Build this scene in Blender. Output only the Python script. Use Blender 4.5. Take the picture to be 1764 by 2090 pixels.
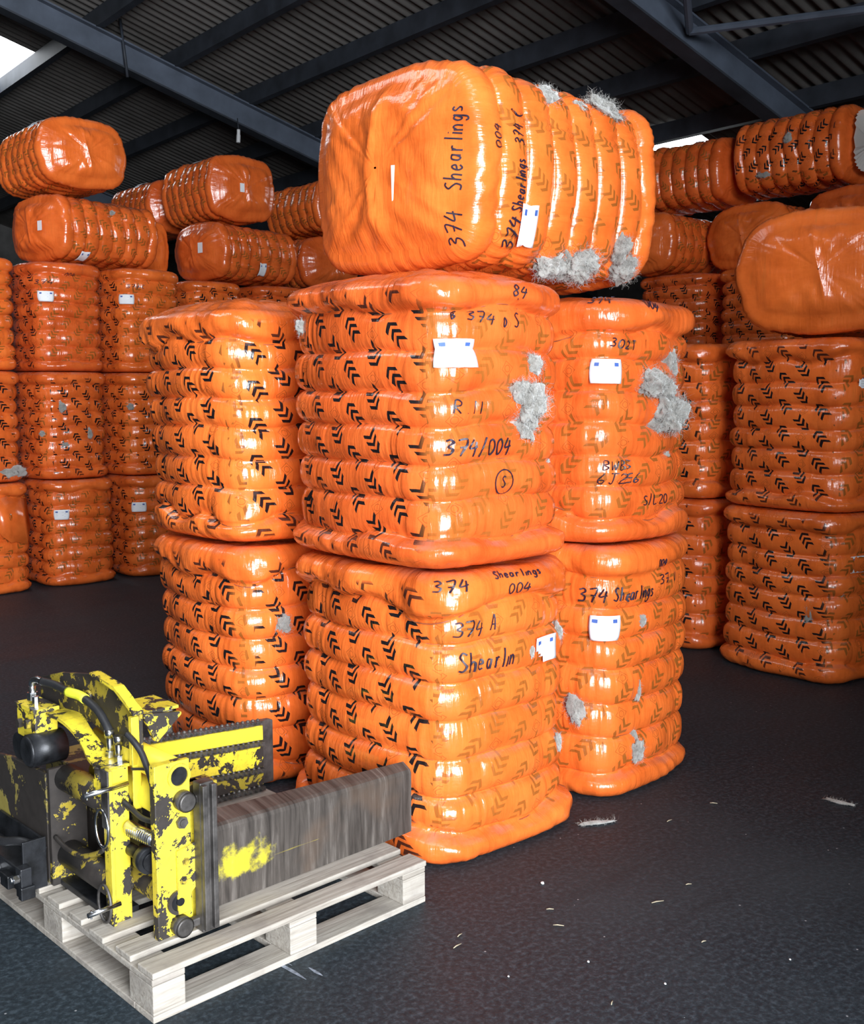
import bpy, bmesh, math, random
import numpy as np
from mathutils import Vector, Matrix, noise as mnoise
R_ = math.radians
for o in list(bpy.data.objects): bpy.data.objects.remove(o, do_unlink=True)
C = bpy.context.scene.collection
SC = bpy.context.scene

# ------------------------------------------------------------------ camera
cam = bpy.data.cameras.new('camera'); cam_o = bpy.data.objects.new('camera', cam); C.objects.link(cam_o)
cam.sensor_fit = 'HORIZONTAL'; cam.sensor_width = 36.0; cam.lens = 36.0 * 2200 / 1764
cam_o.location = (0, 0, 1.67); cam_o.rotation_euler = (R_(90 - 6.354), 0, 0)
cam.clip_end = 200
SC.camera = cam_o

# building axes: Q runs down the roof slope (away, right), P runs along the purlins (away, left)
QA = R_(38.5)
Qd = Vector((math.cos(QA), math.sin(QA), 0)); Pd = Vector((-math.sin(QA), math.cos(QA), 0))
def QP(q, p, z=0.0): return Qd * q + Pd * p + Vector((0, 0, z))
ROOF_Z, ROOF_T = 7.5, math.tan(R_(15.5))
def roof_z(q): return ROOF_Z - ROOF_T * q

# ------------------------------------------------------------------ world, daylight through the door, exposure
w = bpy.data.worlds.new('world'); SC.world = w; w.use_nodes = True
nt = w.node_tree; nt.nodes.clear()
bg = nt.nodes.new('ShaderNodeBackground'); wo = nt.nodes.new('ShaderNodeOutputWorld')
bg.inputs[0].default_value = (0.80, 0.88, 1.0, 1); bg.inputs[1].default_value = 1.6
nt.links.new(bg.outputs[0], wo.inputs[0])
def area(name, loc, direction, sx, sy, power, col):
    l = bpy.data.lights.new(name, 'AREA'); l.shape = 'RECTANGLE'; l.size = sx; l.size_y = sy; l.energy = power; l.color = col
    o = bpy.data.objects.new(name, l); C.objects.link(o); o.location = loc
    o.rotation_euler = Vector(direction).to_track_quat('-Z', 'Z').to_euler()
    return o
DOOR_Q0, DOOR_Q1, DOOR_H, DOOR_P = -3.3, 1.8, 5.2, -5.0
area('door_daylight', QP((DOOR_Q0 + DOOR_Q1) / 2, DOOR_P + .05, DOOR_H / 2 + .1), Pd, DOOR_Q1 - DOOR_Q0 - .2, DOOR_H - .2, 2600, (0.90, 0.95, 1.0))
SC.view_settings.view_transform = 'Standard'; SC.view_settings.look = 'None'
SC.view_settings.exposure = 0.0; SC.view_settings.gamma = 1.0; SC.view_settings.use_curve_mapping = False

# ------------------------------------------------------------------ helpers
def setp(o, label=None, cat=None, group=None, kind=None):
    if label: o['label'] = label
    if cat: o['category'] = cat
    if group: o['group'] = group
    if kind: o['kind'] = kind
    return o
def link(name, me, mat=None, parent=None, loc=None, rot=None):
    o = bpy.data.objects.new(name, me); C.objects.link(o)
    if mat is not None and me is not None and not me.materials: me.materials.append(mat)
    if parent: o.parent = parent
    if loc is not None: o.location = loc
    if rot is not None: o.rotation_euler = rot
    return o
def empty(name, loc=(0, 0, 0), rz=0.0, label=None, cat=None, group=None):
    o = bpy.data.objects.new(name, None); C.objects.link(o); o.location = loc; o.rotation_euler = (0, 0, rz)
    o.empty_display_size = .1
    return setp(o, label, cat, group)
def np_mesh(name, V, F, smooth=True):
    """V (n,3), F (m,4) quads"""
    me = bpy.data.meshes.new(name)
    V = np.asarray(V, np.float32); F = np.asarray(F, np.int32); k = F.shape[1]
    me.vertices.add(len(V)); me.vertices.foreach_set('co', V.ravel())
    me.loops.add(F.size); me.loops.foreach_set('vertex_index', F.ravel())
    me.polygons.add(len(F)); me.polygons.foreach_set('loop_start', np.arange(0, F.size, k, dtype=np.int32))
    me.polygons.foreach_set('loop_total', np.full(len(F), k, np.int32))
    me.polygons.foreach_set('use_smooth', np.full(len(F), smooth))
    me.update(calc_edges=True); me.validate()
    return me
class MB:
    """collects boxes, bars, tubes, prisms for ONE mesh"""
    def __init__(s): s.bm = bmesh.new()
    def box(s, x0, x1, y0, y1, z0, z1, bev=0.0):
        vs = [s.bm.verts.new(p) for p in ((x0,y0,z0),(x1,y0,z0),(x1,y1,z0),(x0,y1,z0),(x0,y0,z1),(x1,y0,z1),(x1,y1,z1),(x0,y1,z1))]
        fs = [s.bm.faces.new([vs[i] for i in f]) for f in ((3,2,1,0),(4,5,6,7),(0,1,5,4),(1,2,6,5),(2,3,7,6),(3,0,4,7))]
        if bev > 0:
            es = list({e for f in fs for e in f.edges})
            bmesh.ops.bevel(s.bm, geom=es, offset=bev, segments=2, affect='EDGES', profile=.5)
        return s
    def prism(s, pts, axis, c0, c1, bev=0.0):
        """polygon pts in the two other axes, extruded along axis from c0 to c1"""
        def mk(u, v, c):
            return {'x': (c, u, v), 'y': (u, c, v), 'z': (u, v, c)}[axis]
        A = [s.bm.verts.new(mk(u, v, c0)) for u, v in pts]; B = [s.bm.verts.new(mk(u, v, c1)) for u, v in pts]
        n = len(pts); fs = [s.bm.faces.new(A), s.bm.faces.new(B[::-1])]
        for i in range(n): fs.append(s.bm.faces.new([A[i], B[i], B[(i+1) % n], A[(i+1) % n]]))
        bmesh.ops.recalc_face_normals(s.bm, faces=fs)
        if bev > 0:
            es = list({e for f in fs for e in f.edges})
            bmesh.ops.bevel(s.bm, geom=es, offset=bev, segments=1, affect='EDGES')
        return s
    def cyl(s, p, q, r, r2=None, n=20, caps=True):
        p, q = Vector(p), Vector(q); d = (q - p).normalized(); r2 = r if r2 is None else r2
        u = d.orthogonal().normalized(); v = d.cross(u)
        A = []; B = []
        for i in range(n):
            t = 2*math.pi*i/n; k = u*math.cos(t) + v*math.sin(t)
            A.append(s.bm.verts.new(p + k*r)); B.append(s.bm.verts.new(q + k*r2))
        for i in range(n):
            f = s.bm.faces.new([A[i], A[(i+1) % n], B[(i+1) % n], B[i]]); f.smooth = n > 8
        if caps: s.bm.faces.new(A[::-1]); s.bm.faces.new(B)
        return s
    def ring(s, c, d, r0, r1, t, n=24):
        """annulus solid: axis d, inner r0, outer r1, thickness t"""
        c, d = Vector(c), Vector(d).normalized(); u = d.orthogonal().normalized(); v = d.cross(u)
        P = []
        for i in range(n):
            a = 2*math.pi*i/n; k = u*math.cos(a) + v*math.sin(a)
            P.append([s.bm.verts.new(c + k*r + d*h) for r, h in ((r0,0),(r1,0),(r1,t),(r0,t))])
        for i in range(n):
            A, B = P[i], P[(i+1) % n]
            for j in range(4):
                s.bm.faces.new([A[j], B[j], B[(j+1) % 4], A[(j+1) % 4]])
        return s
    def tube(s, pts, r, n=10, caps=True):
        pts = [Vector(p) for p in pts]; rings = []; u = None
        for i, p in enumerate(pts):
            d = (pts[min(i+1, len(pts)-1)] - pts[max(i-1, 0)]).normalized()
            u = d.orthogonal().normalized() if u is None else (u - d*u.dot(d)).normalized()
            v = d.cross(u); rr = r[i] if isinstance(r, (list, tuple)) else r
            rings.append([s.bm.verts.new(p + (u*math.cos(2*math.pi*k/n) + v*math.sin(2*math.pi*k/n))*rr) for k in range(n)])
        for A, B in zip(rings, rings[1:]):
            for k in range(n):
                f = s.bm.faces.new([A[k], A[(k+1) % n], B[(k+1) % n], B[k]]); f.smooth = True
        if caps: s.bm.faces.new(rings[0][::-1]); s.bm.faces.new(rings[-1])
        return s
    def mesh(s, name):
        bmesh.ops.recalc_face_normals(s.bm, faces=s.bm.faces)
        me = bpy.data.meshes.new(name); s.bm.to_mesh(me); s.bm.free(); return me
    def build(s, name, mat, parent=None, loc=None, rot=None):
        return link(name, s.mesh(name), mat, parent, loc, rot)
def spline(pts, n=8):
    """Catmull-Rom through pts"""
    P = [Vector(p) for p in pts]; P = [P[0]*2 - P[1]] + P + [P[-1]*2 - P[-2]]; out = []
    for i in range(1, len(P)-2):
        for k in range(n):
            t = k/n; a, b, c, d = P[i-1], P[i], P[i+1], P[i+2]
            out.append(.5*((2*b) + (c-a)*t + (2*a-5*b+4*c-d)*t*t + (3*b-a-3*c+d)*t**3))
    out.append(P[-2]); return out

# ------------------------------------------------------------------ materials
def mat_new(name):
    m = bpy.data.materials.new(name); m.use_nodes = True; t = m.node_tree
    return m, t, t.nodes['Principled BSDF']
class G:
    """tiny node-graph writer"""
    def __init__(s, t): s.t = t
    def n(s, typ, **kw):
        x = s.t.nodes.new('ShaderNode' + typ)
        for k, v in kw.items(): setattr(x, k, v)
        return x
    def put(s, sock, v):
        if hasattr(v, 'links') or isinstance(v, bpy.types.NodeSocket): s.t.links.new(v, sock)
        else: sock.default_value = v
    def m(s, op, a, b=0.0, c=None, clamp=False):
        x = s.n('Math', operation=op); x.use_clamp = clamp
        s.put(x.inputs[0], a); s.put(x.inputs[1], b)
        if c is not None: s.put(x.inputs[2], c)
        return x.outputs[0]
    def noise(s, vec, scale, detail=3, rough=.5, dist=0):
        x = s.n('TexNoise'); s.put(x.inputs['Vector'], vec); x.inputs['Scale'].default_value = scale
        x.inputs['Detail'].default_value = detail; x.inputs['Roughness'].default_value = rough; x.inputs['Distortion'].default_value = dist
        return x.outputs['Fac']
    def ramp(s, f, stops, interp='LINEAR'):
        x = s.n('ValToRGB'); s.put(x.inputs[0], f); e = x.color_ramp.elements; x.color_ramp.interpolation = interp
        while len(e) < len(stops): e.new(.5)
        for i, (p, c) in enumerate(stops): e[i].position = p; e[i].color = (*c, 1) if len(c) == 3 else c
        return x.outputs[0]
    def mix(s, f, a, b, mode='MIX'):
        x = s.n('Mix', data_type='RGBA', blend_type=mode)
        s.put(x.inputs[0], f); s.put(x.inputs[6], (*a, 1) if isinstance(a, tuple) and len(a) == 3 else a); s.put(x.inputs[7], (*b, 1) if isinstance(b, tuple) and len(b) == 3 else b)
        return x.outputs[2]
    def mapping(s, vec, scale=(1,1,1), rot=(0,0,0), loc=(0,0,0)):
        x = s.n('Mapping'); s.put(x.inputs[0], vec); x.inputs[1].default_value = loc; x.inputs[2].default_value = rot; x.inputs[3].default_value = scale
        return x.outputs[0]
    def bump(s, h, strength, dist, normal=None):
        x = s.n('Bump'); x.inputs['Strength'].default_value = strength; x.inputs['Distance'].default_value = dist; s.put(x.inputs['Height'], h)
        if normal is not None: s.put(x.inputs['Normal'], normal)
        return x.outputs[0]
    def sstep(s, v, a, b):
        x = s.n('MapRange', interpolation_type='SMOOTHSTEP'); s.put(x.inputs[0], v); x.inputs[1].default_value = a; x.inputs[2].default_value = b
        return x.outputs[0]
def plain(name, col, rough=.5, metal=0.0, noise_amt=.15, scale=12, bump=0.0, spec=.5):
    m, t, b = mat_new(name); g = G(t)
    tc = g.n('TexCoord').outputs['Object']; f = g.noise(tc, scale, 4, .6)
    lo = tuple(c*(1-noise_amt*2) for c in col); hi = tuple(min(1, c*(1+noise_amt*2)) for c in col)
    t.links.new(g.ramp(f, [(.3, lo), (.7, hi)]), b.inputs['Base Color'])
    b.inputs['Roughness'].default_value = rough; b.inputs['Metallic'].default_value = metal; b.inputs['Specular IOR Level'].default_value = spec
    if bump: t.links.new(g.bump(g.noise(tc, scale*6, 4, .6), bump, .002), b.inputs['Normal'])
    return m

def film_material():
    m, t, b = mat_new('orange_bale_film'); g = G(t)
    uv = g.n('UVMap', uv_map='uv').outputs[0]
    sx = g.n('SeparateXYZ'); t.links.new(uv, sx.inputs[0]); u, v = sx.outputs[0], sx.outputs[1]
    pr = g.n('Attribute', attribute_name='pr').outputs['Fac']; fade = g.n('Attribute', attribute_name='fade').outputs['Fac']
    rnd = g.n('ObjectInfo').outputs['Random']
    # ---- printed triple chevrons: columns CU wide, motifs CV apart, every other column turned round
    CU, CV = .104, .152
    uu = g.m('DIVIDE', g.m('ADD', u, g.m('MULTIPLY', rnd, 3.1)), CU); col = g.m('FLOOR', uu); lu = g.m('MULTIPLY', g.m('SUBTRACT', g.m('SUBTRACT', uu, col), .5), CU)
    par = g.m('FLOORED_MODULO', col, 2.0)
    vv = g.m('DIVIDE', g.m('ADD', g.m('ADD', v, g.m('MULTIPLY', par, CV*.55)), g.m('MULTIPLY', col, .013)), CV)
    row = g.m('FLOOR', vv); lv = g.m('MULTIPLY', g.m('SUBTRACT', g.m('SUBTRACT', vv, row), .5), CV)
    ca, sa = math.cos(R_(-52)), math.sin(R_(-52))
    p_ = g.m('ADD', g.m('MULTIPLY', lu, ca), g.m('MULTIPLY', lv, sa)); q_ = g.m('ADD', g.m('MULTIPLY', lu, -sa), g.m('MULTIPLY', lv, ca))
    sgn = g.m('SUBTRACT', g.m('MULTIPLY', par, 2.0), 1.0)
    aq = g.m('ABSOLUTE', q_)
    ph = g.m('ADD', p_, g.m('MULTIPLY', g.m('MULTIPLY', aq, sgn), 0.85))
    off = g.m('ADD', ph, g.m('SUBTRACT', .045, g.m('MULTIPLY', sgn, .012)))
    st = .030
    k = g.m('DIVIDE', off, st); kf = g.m('FRACT', k)
    chev = g.m('MULTIPLY', g.m('LESS_THAN', kf, .52), g.m('LESS_THAN', aq, .0265))
    chev = g.m('MULTIPLY', chev, g.m('MULTIPLY', g.m('GREATER_THAN', k, 0.0), g.m('LESS_THAN', k, 3.0)))
    # ---- thin outlined squares with a ring inside, between motifs
    lv2 = g.m('SUBTRACT', g.m('MULTIPLY', g.m('FRACT', g.m('ADD', vv, .5)), CV), CV/2)
    dm = g.m('MAXIMUM', g.m('ABSOLUTE', g.m('ADD', g.m('MULTIPLY', lu, .8), g.m('MULTIPLY', lv2, .6))), g.m('ABSOLUTE', g.m('SUBTRACT', g.m('MULTIPLY', lv2, .8), g.m('MULTIPLY', lu, .6))))
    sq = g.m('LESS_THAN', g.m('ABSOLUTE', g.m('SUBTRACT', dm, .019)), .0010)
    rr = g.m('SQRT', g.m('ADD', g.m('POWER', lu, 2.0), g.m('POWER', lv2, 2.0)))
    rg = g.m('LESS_THAN', g.m('ABSOLUTE', g.m('SUBTRACT', rr, .012)), .0011)
    icon = g.m('MULTIPLY', g.m('MAXIMUM', sq, rg), g.m('GREATER_THAN', par, .5))
    # ---- film colour
    tc = g.n('TexCoord').outputs['Object']
    nz = g.noise(tc, 5.0, 4, .6); nz2 = g.noise(g.mapping(uv, (9, 1.2, 1), (0, 0, R_(25))), 3.0, 3, .55)
    base = g.ramp(nz, [(.30, (.60, .097, .016)), (.5, (.78, .140, .025)), (.72, (.88, .178, .035))])
    base = g.mix(g.m('MULTIPLY', g.sstep(nz2, .55, .8), .35), base, (.55, .14, .030))
    hs = g.n('HueSaturation'); t.links.new(base, hs.inputs['Color']); t.links.new(g.m('ADD', .498, g.m('MULTIPLY', rnd, .005)), hs.inputs['Hue']); t.links.new(g.m('ADD', .90, g.m('MULTIPLY', rnd, .16)), hs.inputs['Value'])
    base = hs.outputs[0]
    amt = g.m('MULTIPLY', chev, pr); dark = g.mix(fade, (.012, .009, .010), (.29, .096, .017))
    c = g.mix(g.m('MULTIPLY', amt, g.m('SUBTRACT', 1.0, g.m('MULTIPLY', fade, .12))), base, dark)
    c = g.mix(g.m('MULTIPLY', g.m('MULTIPLY', icon, pr), .55), c, (.10, .03, .01))
    # ---- settled dust on faces that look up
    gn = g.n('NewGeometry').outputs['Normal']; sz = g.n('SeparateXYZ'); t.links.new(gn, sz.inputs[0])
    dust = g.m('MULTIPLY', g.sstep(sz.outputs[2], .45, .95), g.sstep(g.noise(tc, 9, 4, .6), .38, .75))
    c = g.mix(g.m('MULTIPLY', dust, .38), c, (.30, .23, .21))
    t.links.new(c, b.inputs['Base Color'])
    rgh = g.m('ADD', .12, g.m('ADD', g.m('MULTIPLY', g.noise(tc, 16, 3), .16), g.m('MULTIPLY', dust, .35)))
    t.links.new(rgh, b.inputs['Roughness'])
    b.inputs['IOR'].default_value = 1.52; b.inputs['Specular IOR Level'].default_value = .62
    # ---- stretched-film wrinkles
    w1 = g.noise(g.mapping(uv, (34, 5, 1), (0, 0, R_(28))), 1.6, 3, .55, .4)
    w2 = g.noise(g.mapping(uv, (10, 34, 1), (0, 0, R_(-12))), 1.0, 3, .6, .3)
    w3 = g.noise(tc, 34, 3, .55)
    hgt = g.m('ADD', g.m('MULTIPLY', w1, .7), g.m('ADD', g.m('MULTIPLY', w2, .35), g.m('MULTIPLY', w3, .25)))
    t.links.new(g.bump(hgt, .46, .010), b.inputs['Normal'])
    return m
M = {}
M['film'] = film_material()
def wool_mat():
    m, t, b = mat_new('raw_wool'); g = G(t); tc = g.n('TexCoord').outputs['Object']
    f = g.noise(tc, 14, 5, .65)
    t.links.new(g.ramp(f, [(.28, (.16, .15, .13)), (.5, (.32, .31, .285)), (.75, (.46, .45, .42))]), b.inputs['Base Color'])
    b.inputs['Roughness'].default_value = 1.0; b.inputs['Specular IOR Level'].default_value = .1
    b.inputs['Sheen Weight'].default_value = .8; b.inputs['Subsurface Weight'].default_value = .0
    t.links.new(g.bump(g.noise(tc, 90, 4, .7, 2.5), .45, .008), b.inputs['Normal'])
    return m
M['wool'] = wool_mat()
M['ink'] = plain('marker_ink', (.022, .014, .03), .45, 0, .2)
M['paper'] = plain('label_paper', (.86, .87, .90), .55, 0, .02)
M['blue'] = plain('blue_print', (.05, .11, .38), .6, 0, .1)
M['greyprint'] = plain('grey_print', (.55, .56, .60), .6, 0, .05)
M['strap'] = plain('strap_wire', (.30, .095, .045), .35, .0, .2)

def floor_mat():
    m, t, b = mat_new('asphalt_floor'); g = G(t); tc = g.n('TexCoord').outputs['Object']
    n1 = g.noise(tc, .7, 5, .6); n2 = g.noise(tc, 55, 4, .7); n3 = g.noise(g.mapping(tc, (1, 7, 1), (0, 0, R_(30))), 1.1, 4, .6)
    c = g.ramp(n2, [(.25, (.006, .009, .0125)), (.5, (.018, .0265, .034)), (.76, (.060, .080, .098))])
    c = g.mix(g.m('MULTIPLY', g.sstep(n1, .42, .70), .55), c, (.036, .044, .051))
    c = g.mix(g.m('MULTIPLY', g.sstep(n3, .56, .72), .4), c, (.015, .019, .023))
    vo = g.n('TexVoronoi'); vo.inputs['Scale'].default_value = 26; t.links.new(tc, vo.inputs['Vector'])
    vr = g.n('SeparateColor'); t.links.new(vo.outputs['Color'], vr.inputs[0])
    sp = g.m('MULTIPLY', g.m('LESS_THAN', vo.outputs['Distance'], .085), g.m('GREATER_THAN', vr.outputs[0], .93))
    c = g.mix(g.m('MULTIPLY', sp, .8), c, (.34, .34, .35))
    t.links.new(c, b.inputs['Base Color'])
    t.links.new(g.ramp(n1, [(.3, (.50,)*3), (.7, (.72,)*3)]), b.inputs['Roughness'])
    b.inputs['Specular IOR Level'].default_value = .24
    t.links.new(g.bump(n2, .55, .004), b.inputs['Normal'])
    return m
M['floor'] = floor_mat()
def sheet_mat():
    m, t, b = mat_new('fibre_cement_sheet'); g = G(t); tc = g.n('TexCoord').outputs['Object']
    f = g.noise(tc, 1.4, 5, .65)
    t.links.new(g.ramp(f, [(.3, (.068, .062, .057)), (.7, (.128, .119, .111))]), b.inputs['Base Color'])
    b.inputs['Roughness'].default_value = .9
    return m
M['sheet'] = sheet_mat()
M['steel'] = plain('painted_steel', (.085, .104, .140), .55, 0, .12, 3)
M['darksteel'] = plain('dark_steel', (.032, .038, .050), .6, 0, .2, 3)
M['wallmat'] = plain('wall_cladding', (.16, .155, .15), .85, 0, .2, 2)
def sky_mat():
    m, t, b = mat_new('skylight_sheet'); g = G(t)
    b.inputs['Base Color'].default_value = (.9, .92, .95, 1); b.inputs['Emission Color'].default_value = (.93, .97, 1.0, 1); b.inputs['Emission Strength'].default_value = 6.5
    return m
M['sky'] = sky_mat()

# ================================================================== STRUCTURE
ROOM = empty  # (alias kept short)
Q_MIN, Q_MAX, P_MIN, P_MAX, RIDGE = -15.0, 13.6, -5.0, 25.0, -2.0
def rz(q): return roof_z(q) if q >= RIDGE else roof_z(RIDGE) - ROOF_T * (RIDGE - q)
rotQ = (0, 0, QA)                     # objects built in (q, p, z) and turned by the building angle
fl = MB(); fl.box(Q_MIN, Q_MAX, P_MIN - 6, P_MAX, -.2, 0)
setp(fl.build('floor', M['floor'], rot=rotQ), 'dark worn asphalt floor of the shed', kind='structure')
# corrugated roof lining, with two skylight openings and two more added for fill light
WAVE = .146
sky1 = (3.2, 5.10, 14.70, 16.60); sky2 = (10.05, 11.70, 8.08, 9.40); fill_sky3 = (-1.9, 0.0, 5.0, 9.5); fill_sky4 = (-1.9, 0.0, -2.5, 1.5)  # last two are added out of view, to brighten the bales
def corr(q0, q1, p0, p1, nq=1, per=WAVE, amp=.026, seg=8):
    n = max(2, int(round((p1 - p0) / per * seg))); P = np.linspace(p0, p1, n + 1); Qs = np.linspace(q0, q1, nq + 1)
    V = [(q, p, rz(q) + amp * math.cos(2 * math.pi * p / per)) for q in Qs for p in P]
    F = [(j*(n+1)+i, j*(n+1)+i+1, (j+1)*(n+1)+i+1, (j+1)*(n+1)+i) for j in range(nq) for i in range(n)]
    return V, F
Vc, Fc = [], []
def add_patch(*a):
    v, f = corr(*a); b0 = len(Vc); Vc.extend(v); Fc.extend([tuple(i + b0 for i in q) for q in f])
qs = sorted([RIDGE, Q_MAX, sky1[0], sky1[1], sky2[0], sky2[1], fill_sky3[0], fill_sky3[1]])
for qa, qb in zip(qs, qs[1:]):
    ps = [P_MIN, P_MAX]
    for s_ in (sky1, sky2):
        if qa >= s_[0] - 1e-6 and qb <= s_[1] + 1e-6: ps = [P_MIN, s_[2], s_[3], P_MAX]
    if qa >= fill_sky3[0] - 1e-6 and qb <= fill_sky3[1] + 1e-6: ps = [P_MIN, fill_sky4[2], fill_sky4[3], fill_sky3[2], fill_sky3[3], P_MAX]
    for k in range(0, len(ps), 2): add_patch(qa, qb, ps[k], ps[k + 1])
add_patch(Q_MIN, RIDGE, P_MIN, P_MAX)
ceil = setp(link('ceiling', np_mesh('ceiling', Vc, Fc), M['sheet'], rot=rotQ), 'dark corrugated sheet roof on steel purlins and rafters', kind='structure')
for i, s_ in enumerate((sky1, sky2, fill_sky3, fill_sky4)):
    v, f = corr(*s_)
    setp(link('window_%d' % (i + 1), np_mesh('skylight', v, f), M['sky'], rot=rotQ),
         ['bright corrugated rooflight sheet above the far left bales', 'bright rooflight strip just above the far right bales', 'added unseen fill rooflight near the ridge above the rear left bales', 'added unseen fill rooflight near the ridge above the doorway'][i], kind='structure')
# purlins run along P; each is a cold-rolled section hung under the sheets
for q in (-1.95, 0.06, 1.05, 2.05, 3.05, 4.07, 5.09, 6.06, 7.07, 8.05, 8.95, 9.98, 11.72, 12.6):
    mb = MB(); z = rz(q) - .026
    mb.prism([(q-.045, z), (q+.045, z-.012), (q+.045, z-.035), (q+.005, z-.030), (q+.005, z-.165), (q+.05, z-.180), (q+.05, z-.20), (q-.045, z-.20), (q-.045, z-.03)], 'y', P_MIN + .2, P_MAX - .2)
    mb.build('purlin', M['darksteel'], ceil)
# rafters: I-beams down the slope, under the purlins
for p in (12.66, 6.50, .3, 18.9):
    ra = empty('rafter'); ra.parent = ceil
    zq = lambda q, d: rz(q) - .226 - d
    for nm, wd, d0, d1, mt in (('rafter_web', .012, .018, .30, 'steel'), ('top_flange', .09, .0, .02, 'steel'), ('bottom_flange', .09, .300, .322, 'darksteel')):
        mb = MB(); pts = [(Q_MAX, zq(Q_MAX, d0)), (RIDGE, zq(RIDGE, d0)), (RIDGE, zq(RIDGE, d1)), (Q_MAX, zq(Q_MAX, d1))]
        # prism along y(=P)
        mb.prism(pts, 'y', p - wd, p + wd); mb.build(nm, M[mt], ra)
# wind bracing by the right-hand rafter
def brace(a, b, r=.035):
    mb = MB(); mb.cyl(a, b, r, n=8); mb.build('brace', M['steel'], ceil)
rl = lambda q, p, d=.5: (q, p, rz(q) - d)
brace(rl(8.02, 6.40, .42), rl(6.3, 5.2, .30)); brace(rl(8.02, 6.40, .42), rl(8.9, 3.2, .42)); brace(rl(10.35, 6.40, .50), rl(9.3, 5.0, .32)); brace(rl(10.35, 6.40, .55), rl(11.4, 4.6, .45))
# conduit stub and a white dangling fitting under the near rafter
mb = MB(); mb.tube([rl(5.35, 12.60, .0), rl(5.40, 12.55, .65)], .018, 6); mb.build('conduit', M['darksteel'], ceil)
# walls
hw = 4.0
def wall(name, mb, label): return setp(mb.build(name, M['wallmat'], rot=rotQ), label, kind='structure')
mb = MB(); mb.box(Q_MAX, Q_MAX + .2, P_MIN, P_MAX, 0, rz(Q_MAX) + .1); wall('wall_right', mb, 'low eaves wall behind the stacked bales')
mb = MB(); mb.box(Q_MIN - .2, Q_MIN, P_MIN, P_MAX, 0, rz(Q_MIN) + .1); wall('wall_left', mb, 'far eaves wall on the left of the shed')
mb = MB(); mb.prism([(Q_MIN, 0), (Q_MAX, 0), (Q_MAX, rz(Q_MAX)), (RIDGE, rz(RIDGE)), (Q_MIN, rz(Q_MIN))], 'y', P_MAX, P_MAX + .2); wall('wall_back', mb, 'gable wall far behind the bales')
mb = MB()
mb.prism([(Q_MIN, 0), (DOOR_Q0, 0), (DOOR_Q0, rz(DOOR_Q0)), (Q_MIN, rz(Q_MIN))], 'y', P_MIN - .2, P_MIN)
mb.prism([(DOOR_Q1, 0), (Q_MAX, 0), (Q_MAX, rz(Q_MAX)), (DOOR_Q1, rz(DOOR_Q1))], 'y', P_MIN - .2, P_MIN)
mb.prism([(DOOR_Q0, DOOR_H), (DOOR_Q1, DOOR_H), (DOOR_Q1, rz(DOOR_Q1)), (RIDGE, rz(RIDGE)), (DOOR_Q0, rz(DOOR_Q0))], 'y', P_MIN - .2, P_MIN)
mb_f = mb
mb = MB(); mb.box(1.95, 2.15, P_MIN, -.6, 0, 3.5); wall('wall_side', mb, 'added unseen side wall in from the doorway, shading the right-hand stacks')  # added wall out of view, keeps door light off the right-hand stacks
mb = mb_f
wall('wall_front', mb, 'gable wall with the open vehicle doorway')

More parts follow.
